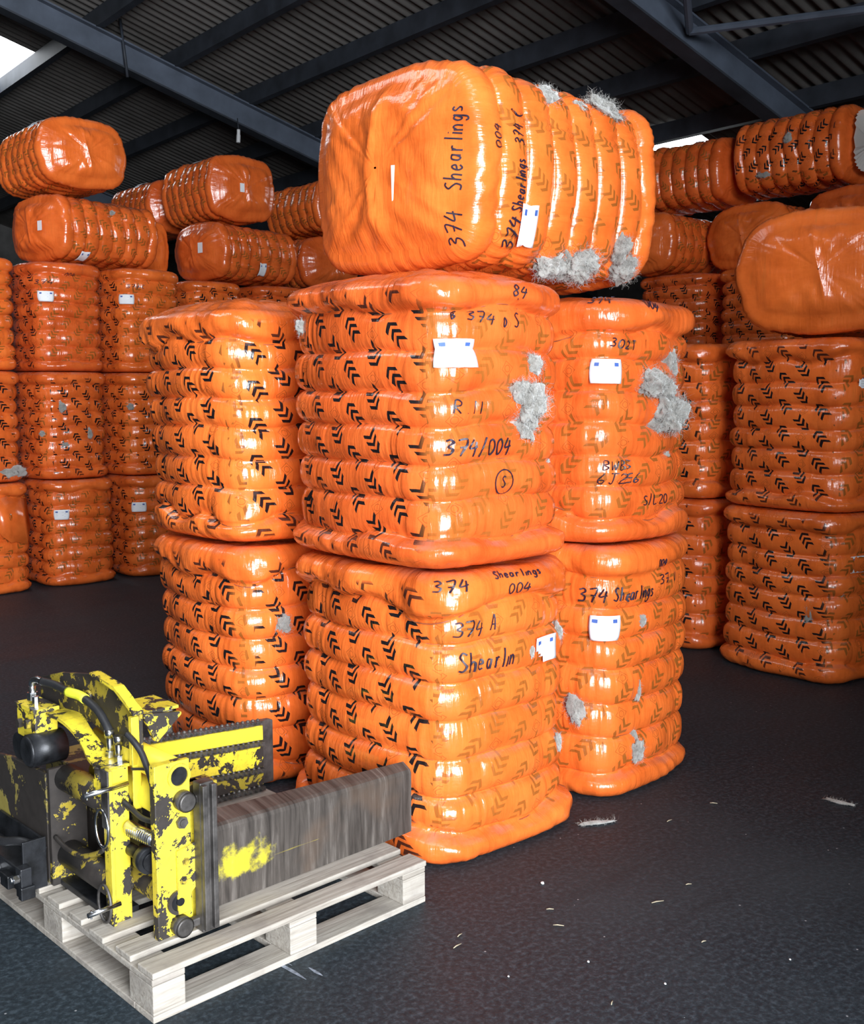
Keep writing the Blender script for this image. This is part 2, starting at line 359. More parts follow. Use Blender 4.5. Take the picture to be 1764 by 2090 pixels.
# ================================================================== BALES
class Bale:
    """One strapped bale: a rounded block along local z, pinched by straps into rings.
    s = arc length round the block (0 on the near corner x=-a, y=-b, positive over the y=-b face), z = height."""
    def __init__(S, a, b, H, n=8, r=.13, A=.040, fb=.022, seed=0, lip=.030, lip_wave=.02, dark=('x-',), lean=(0, 0), crown=.03, wrinkle=1.0, crease=0.0, corner_lump=0.0, taper=0.0, droop=0.0):
        S.droop = droop
        S.a, S.b, S.H, S.r, S.A, S.fb, S.lip, S.lipw, S.lean, S.crown, S.wr, S.crease, S.cl, S.taper = a, b, H, r, A, fb, lip, lip_wave, lean, crown, wrinkle, crease, corner_lump, taper
        rg = np.random.RandomState(seed); S.rg = rg; S.n = n
        hs = 1 + rg.uniform(-.09, .09, n); hs[0] *= .82; hs[-1] *= .92; S.zb = np.concatenate([[0], np.cumsum(hs) / hs.sum() * H])
        S.la, S.lb = 2 * a - 2 * r, 2 * b - 2 * r; S.Pm = 2 * (S.la + S.lb) + 2 * math.pi * r
        S.Ai = A * rg.uniform(.86, 1.14, n); S.ph = rg.uniform(0, 6.28, (n, 24)); S.ph2 = rg.uniform(0, 6.28, 24)
        S.dark = dark; S.foldc = rg.uniform(0, 1, (n, 8))
    def base(S, s):
        s = np.mod(np.asarray(s, float), S.Pm); a, b, r = S.a, S.b, S.r; q = math.pi * r / 2
        x = np.zeros_like(s); y = np.zeros_like(s); nx = np.zeros_like(s); ny = np.zeros_like(s); cw = np.zeros_like(s); t = np.zeros_like(s); fc = np.zeros(s.shape, int)
        p = 0.0
        segs = [('c', -a+r, -b+r, 225, 270), ('f', 0), ('c', a-r, -b+r, 270, 360), ('f', 1), ('c', a-r, b-r, 0, 90), ('f', 2), ('c', -a+r, b-r, 90, 180), ('f', 3), ('c', -a+r, -b+r, 180, 225)]
        for sg in segs:
            if sg[0] == 'c':
                L = r * math.radians(sg[4] - sg[3]); m = (s >= p) & (s < p + L + 1e-9)
                an = np.radians(sg[3]) + (s[m] - p) / r
                x[m] = sg[1] + r*np.cos(an); y[m] = sg[2] + r*np.sin(an); nx[m] = np.cos(an); ny[m] = np.sin(an); t[m] = 1.0
                fc[m] = -1
            else:
                k = sg[1]; L = (S.la, S.lb)[k % 2]; m = (s >= p) & (s < p + L + 1e-9); d = s[m] - p; tt = d / L
                if k == 0: x[m] = -a+r+d; y[m] = -b; ny[m] = -1
                if k == 1: x[m] = a; y[m] = -b+r+d; nx[m] = 1
                if k == 2: x[m] = a-r-d; y[m] = b; ny[m] = 1
                if k == 3: x[m] = -a; y[m] = b-r-d; nx[m] = -1
                if k in (1,): ny[m] = 0
                t[m] = np.abs(2 * tt - 1); fc[m] = k
            p += L
        return x, y, nx, ny, t, fc
    def wav(S, s, ph, k0, k1, m):
        """smooth periodic noise round the block"""
        o = np.zeros_like(s)
        for i in range(m):
            k = round(k0 + (k1 - k0) * (i + .5) / m); o = o + np.sin(2 * math.pi * k * s / S.Pm + ph[..., i % 24])
        return o / math.sqrt(m)
    def seam(S, s, zc):
        """wavy seams; the lips wander most and sag over the near corner"""
        o = .007 * S.wav(s, S.ph2, 2, 7, 4) * np.sin(math.pi * zc / S.H)
        et = np.exp(-((zc - S.zb[-2]) / (.06 * S.H))**2); eb = np.exp(-((zc - S.zb[1]) / (.05 * S.H))**2)
        o = o + S.lipw * S.wav(s, S.ph2[::-1], 2, 9, 5) * (et - eb)
        if S.droop:
            sp = np.minimum(np.mod(s, S.Pm), S.Pm - np.mod(s, S.Pm)); o = o + S.droop * np.exp(-(sp / .14)**2) * et
        return o
    def pt(S, s, z):
        s = np.asarray(s, float); z = np.asarray(z, float); s, z = np.broadcast_arrays(s, z); s = s.copy(); z = z.copy()
        x, y, nx, ny, t, fc = S.base(s)
        zc = np.clip(z, 0, S.H - 1e-6)
        zz = zc + S.seam(s, zc)
        zz = np.clip(zz, 0, S.H - 1e-6)
        i = np.clip(np.searchsorted(S.zb, zz, side='right') - 1, 0, S.n - 1)
        tt = (zz - S.zb[i]) / (S.zb[i+1] - S.zb[i])
        prof = (1 - np.abs(2*tt - 1)**2.3)**.53
        ph = S.ph[i]
        Ar = S.Ai[i] * (1 + .13 * S.wav(s, ph, 2, 8, 5))
        d = Ar * prof
        top = (i == S.n - 1); bot = (i == 0)
        roll = .075
        tu = np.clip(2*tt - 1, 0, 1); dtop = np.where(tt > .5, Ar - roll * (1 - np.sqrt(np.maximum(0, 1 - tu**2))), d)
        d = np.where(top, dtop + S.lip * (1 + .5 * S.wav(s, S.ph2, 3, 9, 4)) * np.minimum(1, tt * 4), d)
        tl = np.clip(1 - 2*tt, 0, 1); dbot = np.where(tt < .5, Ar - roll * (1 - np.sqrt(np.maximum(0, 1 - tl**2))), d)
        d = np.where(bot, dbot + S.lip * (1 + .4 * S.wav(s, S.ph2[::-1], 3, 8, 4)) * np.minimum(1, (1 - tt) * 4), d)
        d = d + S.fb * (1 - t**2) + S.taper * (1 - zc / S.H)
        # gathered vertical folds, strongest near the corners
        cwt = np.clip((t - .30) / .6, 0, 1)**1.1 * .9 + .10
        f1 = S.wav(s, ph[..., ::-1], 26, 60, 7); f2 = S.wav(s, ph, 60, 110, 5)
        d = d + S.wr * cwt * (.0080 * -np.abs(f1) + .0026 * f2) * np.clip(prof * 1.3, 0, 1) * (1 - .6 * (top | bot))
        # diagonal drag folds on the lips
        d = d + (top | bot) * S.wr * .0035 * np.sin(2 * math.pi * 34 * s / S.Pm + zc * 60 + S.ph2[3]) * (.5 + .5 * np.sin(2 * math.pi * 5 * s / S.Pm + S.ph2[5]))
        if S.cl:
            sp = np.minimum(np.mod(s, S.Pm), S.Pm - np.mod(s, S.Pm))
            d = d + S.cl * np.exp(-(sp / .10)**2) * np.exp(-((zc - .06) / .07)**2)
        X = x + nx * d; Y = y + ny * d
        X = X + S.lean[0] * z / S.H; Y = Y + S.lean[1] * z / S.H
        return np.stack([X, Y, z], -1)
    def frame(S, s, z, e=2e-3):
        p = S.pt(s, z); ts = S.pt(s + e, z) - S.pt(s - e, z); tz = S.pt(s, z + e) - S.pt(s, z - e)
        ts /= np.linalg.norm(ts, axis=-1, keepdims=True) + 1e-9; tz /= np.linalg.norm(tz, axis=-1, keepdims=True) + 1e-9
        n = np.cross(ts, tz); n /= np.linalg.norm(n, axis=-1, keepdims=True) + 1e-9
        return p, ts, tz, n
    def smooth_frame(S, s, z):
        """surface point with a calm normal (for labels and ink)"""
        p = S.pt(s, z); e = .011
        ts = S.pt(s + e, z) - S.pt(s - e, z); tz = S.pt(s, z + e) - S.pt(s, z - e); n = np.cross(ts, tz); n /= np.linalg.norm(n, axis=-1, keepdims=True) + 1e-9
        return p, n
    def mesh(S, name, ns=192, per=9, capn=12):
        ss = np.linspace(0, S.Pm, ns, endpoint=False)
        zs = []
        for i in range(S.n):
            t = (1 - np.cos(np.linspace(0, math.pi, per + 1)[:-1])) / 2
            zs.append(S.zb[i] + t * (S.zb[i+1] - S.zb[i]))
        zs = np.append(np.concatenate(zs), S.H - 1e-5); nz = len(zs)
        V = S.pt(ss[None, :], zs[:, None]).reshape(-1, 3)
        rows = [V.reshape(nz, ns, 3)]
        def cap(edge, up):
            c = edge.mean(0); out = []
            for j in range(1, capn + 1):
                q = j / capn; k = max(1 - q, .012)
                p = c + (edge - c) * k
                rim = 1 - (1 - min(1, q * 2.2))**2
                dz = S.crown * rim + .0035 * S.wr * S.wav(ss, S.ph2, 6, 20, 6) * math.sin(math.pi * min(1, q * 1.15)) * k**.6 * 1.0
                # loose pleats: ridges that fan from the middle of two edges
                ang = np.arctan2(p[:, 1] - c[1], p[:, 0] - c[0])
                dz = dz + .006 * S.wr * np.sin(p[:, 0] * 58 + p[:, 1] * 40 + S.ph2[2]) * math.sin(math.pi * q) * (.5 + .5 * np.sin(2 * ang + S.ph2[7]))
                if S.crease:
                    dz = dz + S.crease * np.exp(-np.abs((p[:, 0] - c[0] - .035 * np.sin((p[:, 1] - c[1]) * 7 + S.ph2[9])) / .045)) * rim
                    dz = dz + S.crease * .25 * np.sin((p[:, 0] - c[0]) * 34 + (p[:, 1] - c[1]) * 52 * np.sign(p[:, 0] - c[0])) * rim * np.clip(np.abs(p[:, 1] - c[1]) / S.b, 0, 1)
                p = p.copy(); p[:, 2] = edge[:, 2] + (1 if up else -1) * np.where(up, dz, dz * .25); out.append(p)
            return out
        R0 = rows[0]
        low = cap(R0[0], False); high = cap(R0[-1], True)
        grid = np.concatenate([np.array(low[::-1]), R0, np.array(high)], 0); nr = grid.shape[0]
        j, i = np.meshgrid(np.arange(nr - 1), np.arange(ns), indexing='ij'); i2 = (i + 1) % ns
        F = np.stack([j*ns + i, j*ns + i2, (j+1)*ns + i2, (j+1)*ns + i], -1).reshape(-1, 4)
        me = np_mesh(name, grid.reshape(-1, 3), F)
        # attributes: print strength and how far the print is veiled by a second film layer
        x, y, nx, ny, t, fc = S.base(ss); dk = np.zeros(ns)
        for d in S.dark:
            v = {'x-': -nx, 'x+': nx, 'y-': -ny, 'y+': ny}[d]; dk = np.maximum(dk, np.clip((v - .80) / .12, 0, 1))
        fade = 1 - dk
        prr = np.ones(nr); zrow = np.concatenate([np.full(capn, -1.0), zs, np.full(capn, S.H + 1)])
        prr[(zrow < S.zb[1]) | (zrow > S.zb[-2])] = 0.0
        pr = np.repeat(prr, ns); fd = np.tile(fade, nr)
        # a few motifs still show on the dark side of the lips
        lipm = np.repeat(((zrow >= .25 * S.zb[1]) & (zrow < S.zb[1])) | ((zrow > S.zb[-2]) & (zrow < S.zb[-2] + .6 * (S.zb[-1] - S.zb[-2]))), ns)
        pr = np.where(lipm, np.tile(dk, nr) * .9, pr)
        for nm, val in (('pr', pr), ('fade', fd)):
            at = me.attributes.new(nm, 'FLOAT', 'POINT'); at.data.foreach_set('value', val.astype(np.float32))
        # uv in metres; the veiled faces carry the print mirrored
        uvl = me.uv_layers.new(name='uv'); su = np.append(ss, S.Pm)
        ui = np.stack([i, i + 1, i + 1, i], -1).reshape(-1, 4); jj = np.stack([j, j, j + 1, j + 1], -1).reshape(-1, 4)
        mir = np.where(dk[np.minimum(ui[:, 0], ns - 1)] > .5, 1.0, -1.0)[:, None]
        zcap = zrow.copy(); zcap[:capn] = -np.linspace(.35, .02, capn); zcap[-capn:] = S.H + np.linspace(.02, .35, capn)
        uv = np.stack([su[ui] * mir, zcap[jj]], -1)
        iscap = (jj < capn).all(1) | (jj > nr - capn - 1).any(1); vi = F
        gx = grid.reshape(-1, 3); uv[iscap] = gx[vi[iscap]][..., :2] + 5.0; uv = uv.reshape(-1, 2)
        uvl.data.foreach_set('uv', uv.astype(np.float32).ravel())
        me.materials.append(M['film'])
        return me

def bale_object(S, me, loc, rz_, label, group=None, mode='up', name='wool_bale', roll=0.0):
    """empty at the bale's base; film body (and straps, labels ...) hang below it.
    mode 'up' stands on its end; 'lie' lies with its axis along local +x of the empty, near end cap at x = 0."""
    e = empty(name, loc, rz_, label, 'bale', group)
    body = link('film_wrap', me, None, e)
    if mode == 'lie':
        body.matrix_local = lie_matrix(S)
    return e, body
def lie_matrix(S):
    # local z (axis) -> -x so that the crowned top cap faces -x ; local x -> y ; local y -> -z ... keeps the y=-b side up
    m = Matrix(((0, 0, -1, S.H), (-1, 0, 0, 0), (0, 1, 0, S.b + S.A * 1.12 + S.fb), (0, 0, 0, 1)))
    return m

# ---- the front cluster: three two-high stacks and one bale lying across them
def ang(d): return (math.cos(R_(d)), math.sin(R_(d)))
HERO = {}
def hero(key, S, loc, deg, label, mode='up', **kw):
    me = S.mesh('bale_film_' + key, ns=kw.pop('ns', 224), per=kw.pop('per', 10))
    e, body = bale_object(S, me, loc, R_(deg), label, 'bales of the front cluster', mode)
    HERO[key] = (S, e, body, mode)
    if kw.get('straps', True):                       # one wire per pinch
        for k in range(1, S.n):
            z = S.zb[k]
            ss = np.linspace(0, S.Pm, 97)[:-1]
            zz = z - S.seam(ss, np.full_like(ss, z))
            P = S.pt(ss, zz); x, y, nx, ny, t, fc = S.base(ss)
            N = np.stack([nx, ny, 0 * nx], -1); r = .0022; V = []
            for q in range(4):
                an = q * math.pi / 2
                V.append(P + N * (r * math.cos(an) + .0022) + np.array([0, 0, 1.0]) * r * math.sin(an))
            V = np.stack(V, 1).reshape(-1, 3); m = len(ss)
            F = [(4*i + q, 4*((i+1) % m) + q, 4*((i+1) % m) + (q+1) % 4, 4*i + (q+1) % 4) for i in range(m) for q in range(4)]
            st = link('strap', np_mesh('strap', V, F), M['strap'], e)
            if mode == 'lie': st.matrix_local = lie_matrix(S)
    return e
hero('F1', Bale(.325, .405, 1.045, seed=11, lip_wave=.022, crown=-.012, lip=.030, taper=.012, droop=.038), (-.005, 4.185, 0), 43, 'front orange wool bale on the floor behind the pallet, marked 374 A')
hero('F2', Bale(.320, .405, 1.00, seed=12, lip_wave=.022, crown=.035, lip=.022, lean=(-.01, .005), corner_lump=.045), (-.025, 4.165, 1.062), 43, 'front middle orange wool bale marked 374/004 with a large wool burst')
hero('L1', Bale(.335, .365, 1.03, seed=21, lip_wave=.024, crown=-.012, lip=.020, lean=(-.02, .0), droop=.025, dark=('x-', 'y-')), (-.765, 4.90, 0), 41, 'lower left bale of the front cluster, partly behind the yellow clamp')
hero('L2', Bale(.335, .365, .96, seed=22, lip_wave=.024, crown=.05, lip=.020, lean=(-.035, .01), corner_lump=.04, droop=.02, dark=('x-', 'y-')), (-.785, 4.905, 1.048), 41, 'upper left bale of the front cluster with black chevron print all over')
hero('R1', Bale(.325, .365, 1.05, seed=31, lip_wave=.022, crown=-.012, lip=.022, dark=(), droop=.025), (.655, 4.755, 0), 47, 'lower right bale of the front cluster marked 374 Shearlings')
hero('R2', Bale(.318, .360, .975, seed=32, lip_wave=.022, crown=.02, lip=.022, dark=(), droop=.03), (.640, 4.755, 1.060), 47, 'upper right bale of the front cluster with wool spilling from its side')
ST = Bale(.405, .328, 1.17, n=8, seed=41, lip=.0, lip_wave=.006, crown=.055, dark=(), crease=.030, A=.036)
hero('T', ST, (-.165, 4.195, 2.112), 46, 'topmost bale lying on its side across the front cluster', mode='lie')

# ---- shared bale shapes for the stacks behind
def variant(nm, S, ns=144, per=7): return S, S.mesh(nm, ns=ns, per=per)
UP = [variant('bale_up_%d' % i, Bale(.275, .345, .918, seed=60 + i, lip=.014, lip_wave=.012, crown=-.012, dark=dk), 144, 7)
      for i, dk in enumerate((('x-',), ('x-', 'y-'), ('x-',), ('x-', 'y-')))]
UG = [variant('bale_upg_%d' % i, Bale(.335, .365, .985, n=8, seed=70 + i, lip=.020, lip_wave=.018, crown=-.012, dark=('x-',)), 176, 9) for i in range(3)]
LY = [variant('bale_lie_%d' % i, Bale(.345, .235, 1.03, n=8, seed=80 + i, lip=.0, lip_wave=.005, crown=.06, dark=dk, crease=.022, A=.034), 144, 7)
      for i, dk in enumerate(((), (), ('x-', 'x+', 'y-', 'y+')))]
BG = {}
def up(key, var, corner, deg, z, label, group, sc=1.0):
    S, me = var; e1, e2 = ang(deg), ang(deg + 90)
    oa, ob = S.a + .008, S.b + .005; cx = corner[0] + oa*e1[0] + ob*e2[0]; cy = corner[1] + oa*e1[1] + ob*e2[1]
    e, body = bale_object(S, me, (cx, cy, z), R_(deg), label, group)
    if sc != 1.0: body.scale = (sc, sc, 1)
    BG[key] = (S, e, body, 'up'); return e
def lie(key, var, corner, deg, z, label, group, side=-1, sc=(1, 1, 1)):
    """corner = near bottom corner of the end cap; side -1: cap's right-hand corner, +1: its left-hand corner"""
    S, me = var; yx = ang(deg + 90)
    wd = .41 * sc[1]
    e, body = bale_object(S, me, (corner[0] - side*wd*yx[0], corner[1] - side*wd*yx[1], z), R_(deg), label, group, 'lie')
    if sc != (1, 1, 1): e.scale = sc
    BG[key] = (S, e, body, 'lie'); return e

# left rear row, three tiers upright
e1, e2 = ang(41), ang(131)
B0 = (-3.27, 9.13)
cA = (B0[0] - .80*e1[0] + .04, B0[1] - .80*e1[1]); cB = B0; cC = (B0[0] + .755*e1[0], B0[1] + .755*e1[1])
cD = (-2.36, 10.75); cE = (cD[0] + .78*e1[0], cD[1] + .78*e1[1])
ZT = (0, .923, 1.846); TOP3 = 2.772
GL = 'bales of the rear left stacks'
tiers = ('floor-level', 'middle', 'upper')
lab = {'A': ['floor-level bale cut off by the left edge, with a torn hanging flap', 'middle-tier bale cut off by the left edge, wool sticking out at its foot', 'upper upright bale cut off by the left edge'],
       'B': ['floor-level bale of the rear left stack with one white label', 'middle bale of the rear left stack dotted with black chevrons and wool tufts', 'upper upright bale of the rear left stack with a white label high up'],
       'C': ['floor-level bale right of it in the rear left row, half behind the front cluster', 'middle bale half hidden by the front cluster in the rear left row', 'upper upright bale with a white label just left of the front cluster']}
for k, c in (('A', cA), ('B', cB), ('C', cC)):
    for i in range(3):
        v = {0: 0, 1: 1, 2: 2}[i]
        up(k + str(i), UP[v], (c[0] + (.02, -.02, -.05)[i], c[1] + (0, .02, .05)[i]), 41 + (0, 1.5, -1)[i], ZT[i], lab[k][i], GL)
for k, c in (('D', cD), ('E', cE)):
    for i in range(3):
        l = '%s bale %s the left front stack, hidden by it' % (('floor-level', 'middle-tier')[i], ('right behind', 'behind and right of')[k == 'E']) if i < 2 else ('upright bale whose top just shows above the left front stack' if k == 'D' else 'upright bale top seen between the left front stack and the middle one')
        up(k + str(i), UP[(i + 1) % 4], c, 41, ZT[i], l, GL)
# lying bales on top of the left rear row
GT_ = 'bales lying on the rear left stacks'
lie('BL1', LY[0], (-3.07, 9.22), 54, TOP3, 'bale lying on the rear left stack, ribs facing us, white label low on its side', GT_)
lie('BL3', LY[1], (-2.02, 10.75), 52, TOP3, 'lying bale with white tags on cap and side, just left of the front cluster', GT_)
lie('TL', LY[1], (-3.24, 9.10), 131, TOP3 + .610, 'topmost bale at far left, smooth end cap facing us', GT_, side=1)
lie('TL2', LY[0], (-2.20, 10.85), 131, TOP3 + .595, 'top bale with smooth end cap in the middle of the rear left pile', GT_, side=1, sc=(1, 1, 1.14))
lie('TL2b', LY[1], (-2.24 + 1.20*e2[0], 10.85 + 1.20*e2[1]), 131, TOP3 + .605, 'ribbed bale lying behind the middle top bale of the rear left pile', GT_, side=1)
lie('TL3', LY[0], (-1.24, 11.72), 131, TOP3 + .605, 'ribbed top bale showing beside the topmost front bale on its left', GT_, side=1)
lie('M0', LY[1], (-3.62, 9.22), 143, TOP3, 'lying bale at the left edge below the topmost far left bale', GT_, side=-1)
lie('M1', LY[0], (-2.60, 10.97), 131, TOP3, 'shadowed lying bale between the two ribbed ones of the rear left pile', GT_, side=-1, sc=(.7, .6, 1))
lie('M2', LY[1], (-1.40, 11.75), 131, TOP3, 'shadowed lying bale end beside the topmost front bale', GT_, side=1)

# right: a two-high stack with a lying bale, one stack behind it, and the far right row
GR = 'bales of the right-hand stacks'
cG = (2.285, 6.02)
up('G0', UG[0], cG, 39, 0, 'floor-level bale at the right edge with wool tufts through its film', GR, 1.04)
up('G1', UG[1], cG, 39, .99, 'second-tier bale at the right edge under a smooth lying bale', GR, 1.04)
lie('GT', LY[2 - 1], (2.58, 5.83), 60, 1.985, 'bale lying at the right edge, big smooth creased end cap facing us', GR, side=-1, sc=(1, 1.2, 1.2))
cK = (1.74, 6.83)
up('K0', UG[2], cK, 43, 0, 'floor-level bale just behind the right front stack', GR, 1.0)
up('K1', UG[0], cK, 43, .99, 'second-tier bale just behind the right front stack', GR, 1.0)
GF = 'bales of the far right row'
N1 = (2.47, 10.05); N2 = (2.47 + .9*.66, 10.05 - .9*.75)
for k, c in (('N1', N1), ('N2', N2)):
    for i in range(3):
        l = '%s bale in the far right row, hidden behind the %s' % (('floor-level', 'middle-tier')[i], ('right front stack', 'right edge stack')[k == 'N2']) if i < 2 else ('far right upright bale right of the topmost bale, below a lying one' if k == 'N1' else 'far right upright bale beside the creased lying bale')
        up(k + '_%d' % i, UP[(i + 1) % 4], c, 41, ZT[i], l, GF)
lie('N1T', LY[0], (2.22, 10.12), 41, TOP3, 'smooth lying bale end right next to the topmost front bale', GF, side=-1)
lie('N2T', LY[1], (3.16, 9.72), 41, TOP3, 'smooth lying bale end in the middle of the far right row', GF, side=-1, sc=(1, 1.1, 1.05))
lie('N3T', LY[0], (3.82, 8.98), 41, TOP3 + .0, 'smooth lying bale end at the right edge above the creased bale', GF, side=-1, sc=(1, 1.1, 1.1))
e2n = ang(134)
lie('UR1', LY[0], (2.60, 10.08), 134, TOP3 + .625, 'ribbed bale lying high in the far right row with one white label', GF, side=1, sc=(1, 1, 1.08))
lie('UR2', LY[2], (3.40, 9.25), 134, TOP3 + .665, 'ribbed bale with black chevrons lying high at the far right', GF, side=1, sc=(1, 1, 1.14))

# ================================================================== PALLET AND CLAMP
def wood_mat(name, tint=1.0):
    m, t, b = mat_new(name); g = G(t); tc = g.n('TexCoord').outputs['Object']; rnd = g.n('ObjectInfo').outputs['Random']
    off = g.n('CombineXYZ'); t.links.new(g.m('MULTIPLY', rnd, 7.0), off.inputs[1]); t.links.new(g.m('MULTIPLY', rnd, 3.0), off.inputs[0])
    va = g.n('VectorMath', operation='ADD'); t.links.new(tc, va.inputs[0]); t.links.new(off.outputs[0], va.inputs[1])
    gr = g.noise(g.mapping(va.outputs[0], (2.2, 46, 46)), 1.6, 5, .65, .6); bl = g.noise(va.outputs[0], 7, 4, .6)
    c = g.ramp(gr, [(.25, (.25*tint, .215*tint, .175*tint)), (.5, (.45*tint, .405*tint, .350*tint)), (.75, (.59*tint, .545*tint, .485*tint))])
    c = g.mix(g.m('MULTIPLY', g.sstep(bl, .48, .72), .55), c, (.20, .175, .155))
    t.links.new(c, b.inputs['Base Color']); b.inputs['Roughness'].default_value = .82
    t.links.new(g.bump(gr, .35, .004), b.inputs['Normal'])
    return m
M['wood'] = wood_mat('weathered_pallet_wood', .80)
def chipped(name, grime, col=(.82, .66, .045), scale=9.0, thr=.58):
    """yellow paint with chips down to dark steel and greasy film; patches have a fixed shape of their own"""
    m, t, b = mat_new(name); g = G(t); tc = g.n('TexCoord').outputs['Object']
    n1 = g.noise(tc, scale, 6, .68, .5); n2 = g.noise(tc, scale*4.5, 4, .7); n3 = g.noise(tc, 3.2, 4, .6)
    chip = g.sstep(g.m('ADD', g.m('MULTIPLY', n1, .75), g.m('MULTIPLY', n2, .25)), thr - grime*.16, thr - grime*.16 + .018)
    yel = g.mix(g.sstep(n3, .35, .7), col, (col[0]*.80, col[1]*.76, col[2]*.9))
    yel = g.mix(g.m('MULTIPLY', g.sstep(n2, .45, .75), .25 + .5*grime), yel, (.20, .15, .03))
    bv = g.n('Bevel'); bv.samples = 4; bv.inputs['Radius'].default_value = .006
    dt = g.n('VectorMath', operation='DOT_PRODUCT'); t.links.new(bv.outputs[0], dt.inputs[0]); t.links.new(g.n('NewGeometry').outputs['Normal'], dt.inputs[1])
    edge = g.m('MULTIPLY', g.sstep(dt.outputs['Value'], .985, .90), g.sstep(g.noise(tc, 30, 3), .38, .55))
    chip = g.m('MAXIMUM', chip, edge)
    stl = g.mix(n2, (.013, .011, .010), (.046, .038, .034))
    t.links.new(g.mix(chip, yel, stl), b.inputs['Base Color'])
    t.links.new(g.m('ADD', .38, g.m('MULTIPLY', chip, .12)), b.inputs['Roughness'])
    t.links.new(g.bump(g.m('SUBTRACT', g.m('MULTIPLY', n2, .25), chip), .45, .0015), b.inputs['Normal'])
    return m
M['yel'] = chipped('chipped_yellow_paint', .42); M['yelg'] = chipped('greasy_yellow_paint', .85, (.40, .31, .035), 7, .60)
M['yelc'] = chipped('sound_yellow_paint', -.25)
M['grease'] = chipped('greasy_back_plate', 1.25, (.30, .25, .06), 5.5, .66)
M['black'] = plain('black_oily_steel', (.016, .017, .020), .42, .3, .4, 14, .25)
M['iron'] = plain('bare_dark_iron', (.085, .078, .074), .48, .5, .3, 16, .3)
M['chrome'] = plain('zinc_fitting', (.62, .63, .66), .24, 1.0, .15, 30)
M['rubber'] = plain('black_rubber_hose', (.018, .018, .020), .5, 0, .2)
M['sleeve'] = plain('yellow_sleeve', (.78, .80, .05), .5, 0, .1)
def blade_mat():
    m, t, b = mat_new('scraped_arm_steel'); g = G(t); tc = g.n('TexCoord').outputs['Object']
    st = g.noise(g.mapping(tc, (34, 1, 3.2)), 1.4, 5, .65, .4); bl = g.noise(tc, 10, 5, .65); sc = g.noise(g.mapping(tc, (2.5, 1, 90), (0, R_(6), 0)), 1.2, 3, .6)
    c = g.ramp(st, [(.30, (.028, .023, .020)), (.55, (.085, .072, .063)), (.78, (.20, .178, .160))])
    c = g.mix(g.m('MULTIPLY', g.sstep(g.noise(tc, 5, 3), .5, .7), .35), c, (.16, .10, .065))
    sx = g.n('SeparateXYZ'); t.links.new(tc, sx.inputs[0])
    # rubbed remains of yellow paint near the root of the arm
    dx = g.m('DIVIDE', g.m('SUBTRACT', sx.outputs[0], .44), .13); dz = g.m('DIVIDE', g.m('SUBTRACT', sx.outputs[2], .26), .085)
    blob = g.m('SUBTRACT', 1.0, g.m('ADD', g.m('POWER', dx, 2.0), g.m('POWER', dz, 2.0)))
    pm = g.sstep(g.m('ADD', g.m('MULTIPLY', blob, .45), bl), .72, .90)
    c = g.mix(g.m('MULTIPLY', pm, .95), c, (.66, .57, .035))
    scm = g.m('MULTIPLY', g.sstep(sc, .70, .74), g.sstep(g.noise(tc, 4.5, 2), .48, .6))
    c = g.mix(g.m('MULTIPLY', scm, .75), c, (.50, .40, .05))
    t.links.new(c, b.inputs['Base Color']); b.inputs['Roughness'].default_value = .5; b.inputs['Metallic'].default_value = .25
    t.links.new(g.bump(st, .35, .003), b.inputs['Normal'])
    return m
M['blade'] = blade_mat()
PA = (-.739, 2.694, 0); PROT = R_(44.1)
pal = empty('wooden_pallet', PA, PROT, 'weathered wooden pallet on the floor carrying the yellow clamp', 'pallet')
def board(x0, x1, y0, y1, z0, z1, name):
    mb = MB(); mb.box(x0, x1, y0, y1, z0, z1, .003); o = mb.build(name, M['wood'], pal); return o
rgp = random.Random(5)
for y in (0, .125, .268, .408, .548, .688, .828, .968, 1.105):
    j = rgp.uniform(-.004, .004); board(j, 1.0 + rgp.uniform(-.008, .008), y, y + .080 + rgp.uniform(-.004, .004), .122, .140, 'deck_board')
for x in (0, .45, .90): board(x, x + .10, 0.002, 1.198, .1035, .1215, 'cross_board')
for x in (0, .45, .90):
    for y in (0, .535, 1.07): board(x + .001, x + .099, y + .001, y + .129, .0205, .103, 'block')
for y in (0, 1.10): board(0, 1.0, y, y + .10, 0, .020, 'bottom_board')
for x in (0, .45, .90): board(x, x + .10, .101, 1.099, 0, .020, 'bottom_board')

cl = empty('bale_clamp', PA, PROT, 'worn yellow hydraulic bale clamp with two steel arms lying on the pallet', 'clamp')
Z0 = .1405
def part(mb, name, mat, parent=None): return mb.build(name, M[mat], parent or cl)
# front arm: base plate with bores and pins, root bar, wedge blade
bp = MB(); bp.box(.100, .212, .140, .168, Z0, .645, .003); bp = part(bp, 'arm_base_plate', 'yel')
mb = MB(); mb.ring((.176, .1405, .602), (0, -1, 0), .027, .036, .006); part(mb, 'bore_rim', 'yel', bp)
mb = MB(); mb.cyl((.176, .1395, .602), (.176, .1385, .602), .027, n=24); part(mb, 'bore', 'black', bp)  # black discs in both rims stand in for the dark of open holes
mb = MB(); mb.ring((.165, .1405, .237), (0, -1, 0), .025, .036, .008); part(mb, 'bore_rim', 'yelg', bp)
mb = MB(); mb.cyl((.165, .1395, .237), (.165, .137, .237), .025, n=24); mb.cyl((.168, .138, .238), (.168, .130, .238), .012, n=12); part(mb, 'bore', 'black', bp)
for x, z in ((.184, .531), (.166, .170)):
    mb = MB(); mb.cyl((x, .141, z), (x, .108, z), .029, n=24); mb.cyl((x, .108, z), (x, .104, z), .029, .022, n=24); mb.box(x + .01, x + .062, .112, .134, z - .012, z + .012, .004); part(mb, 'hinge_pin', 'iron', bp)
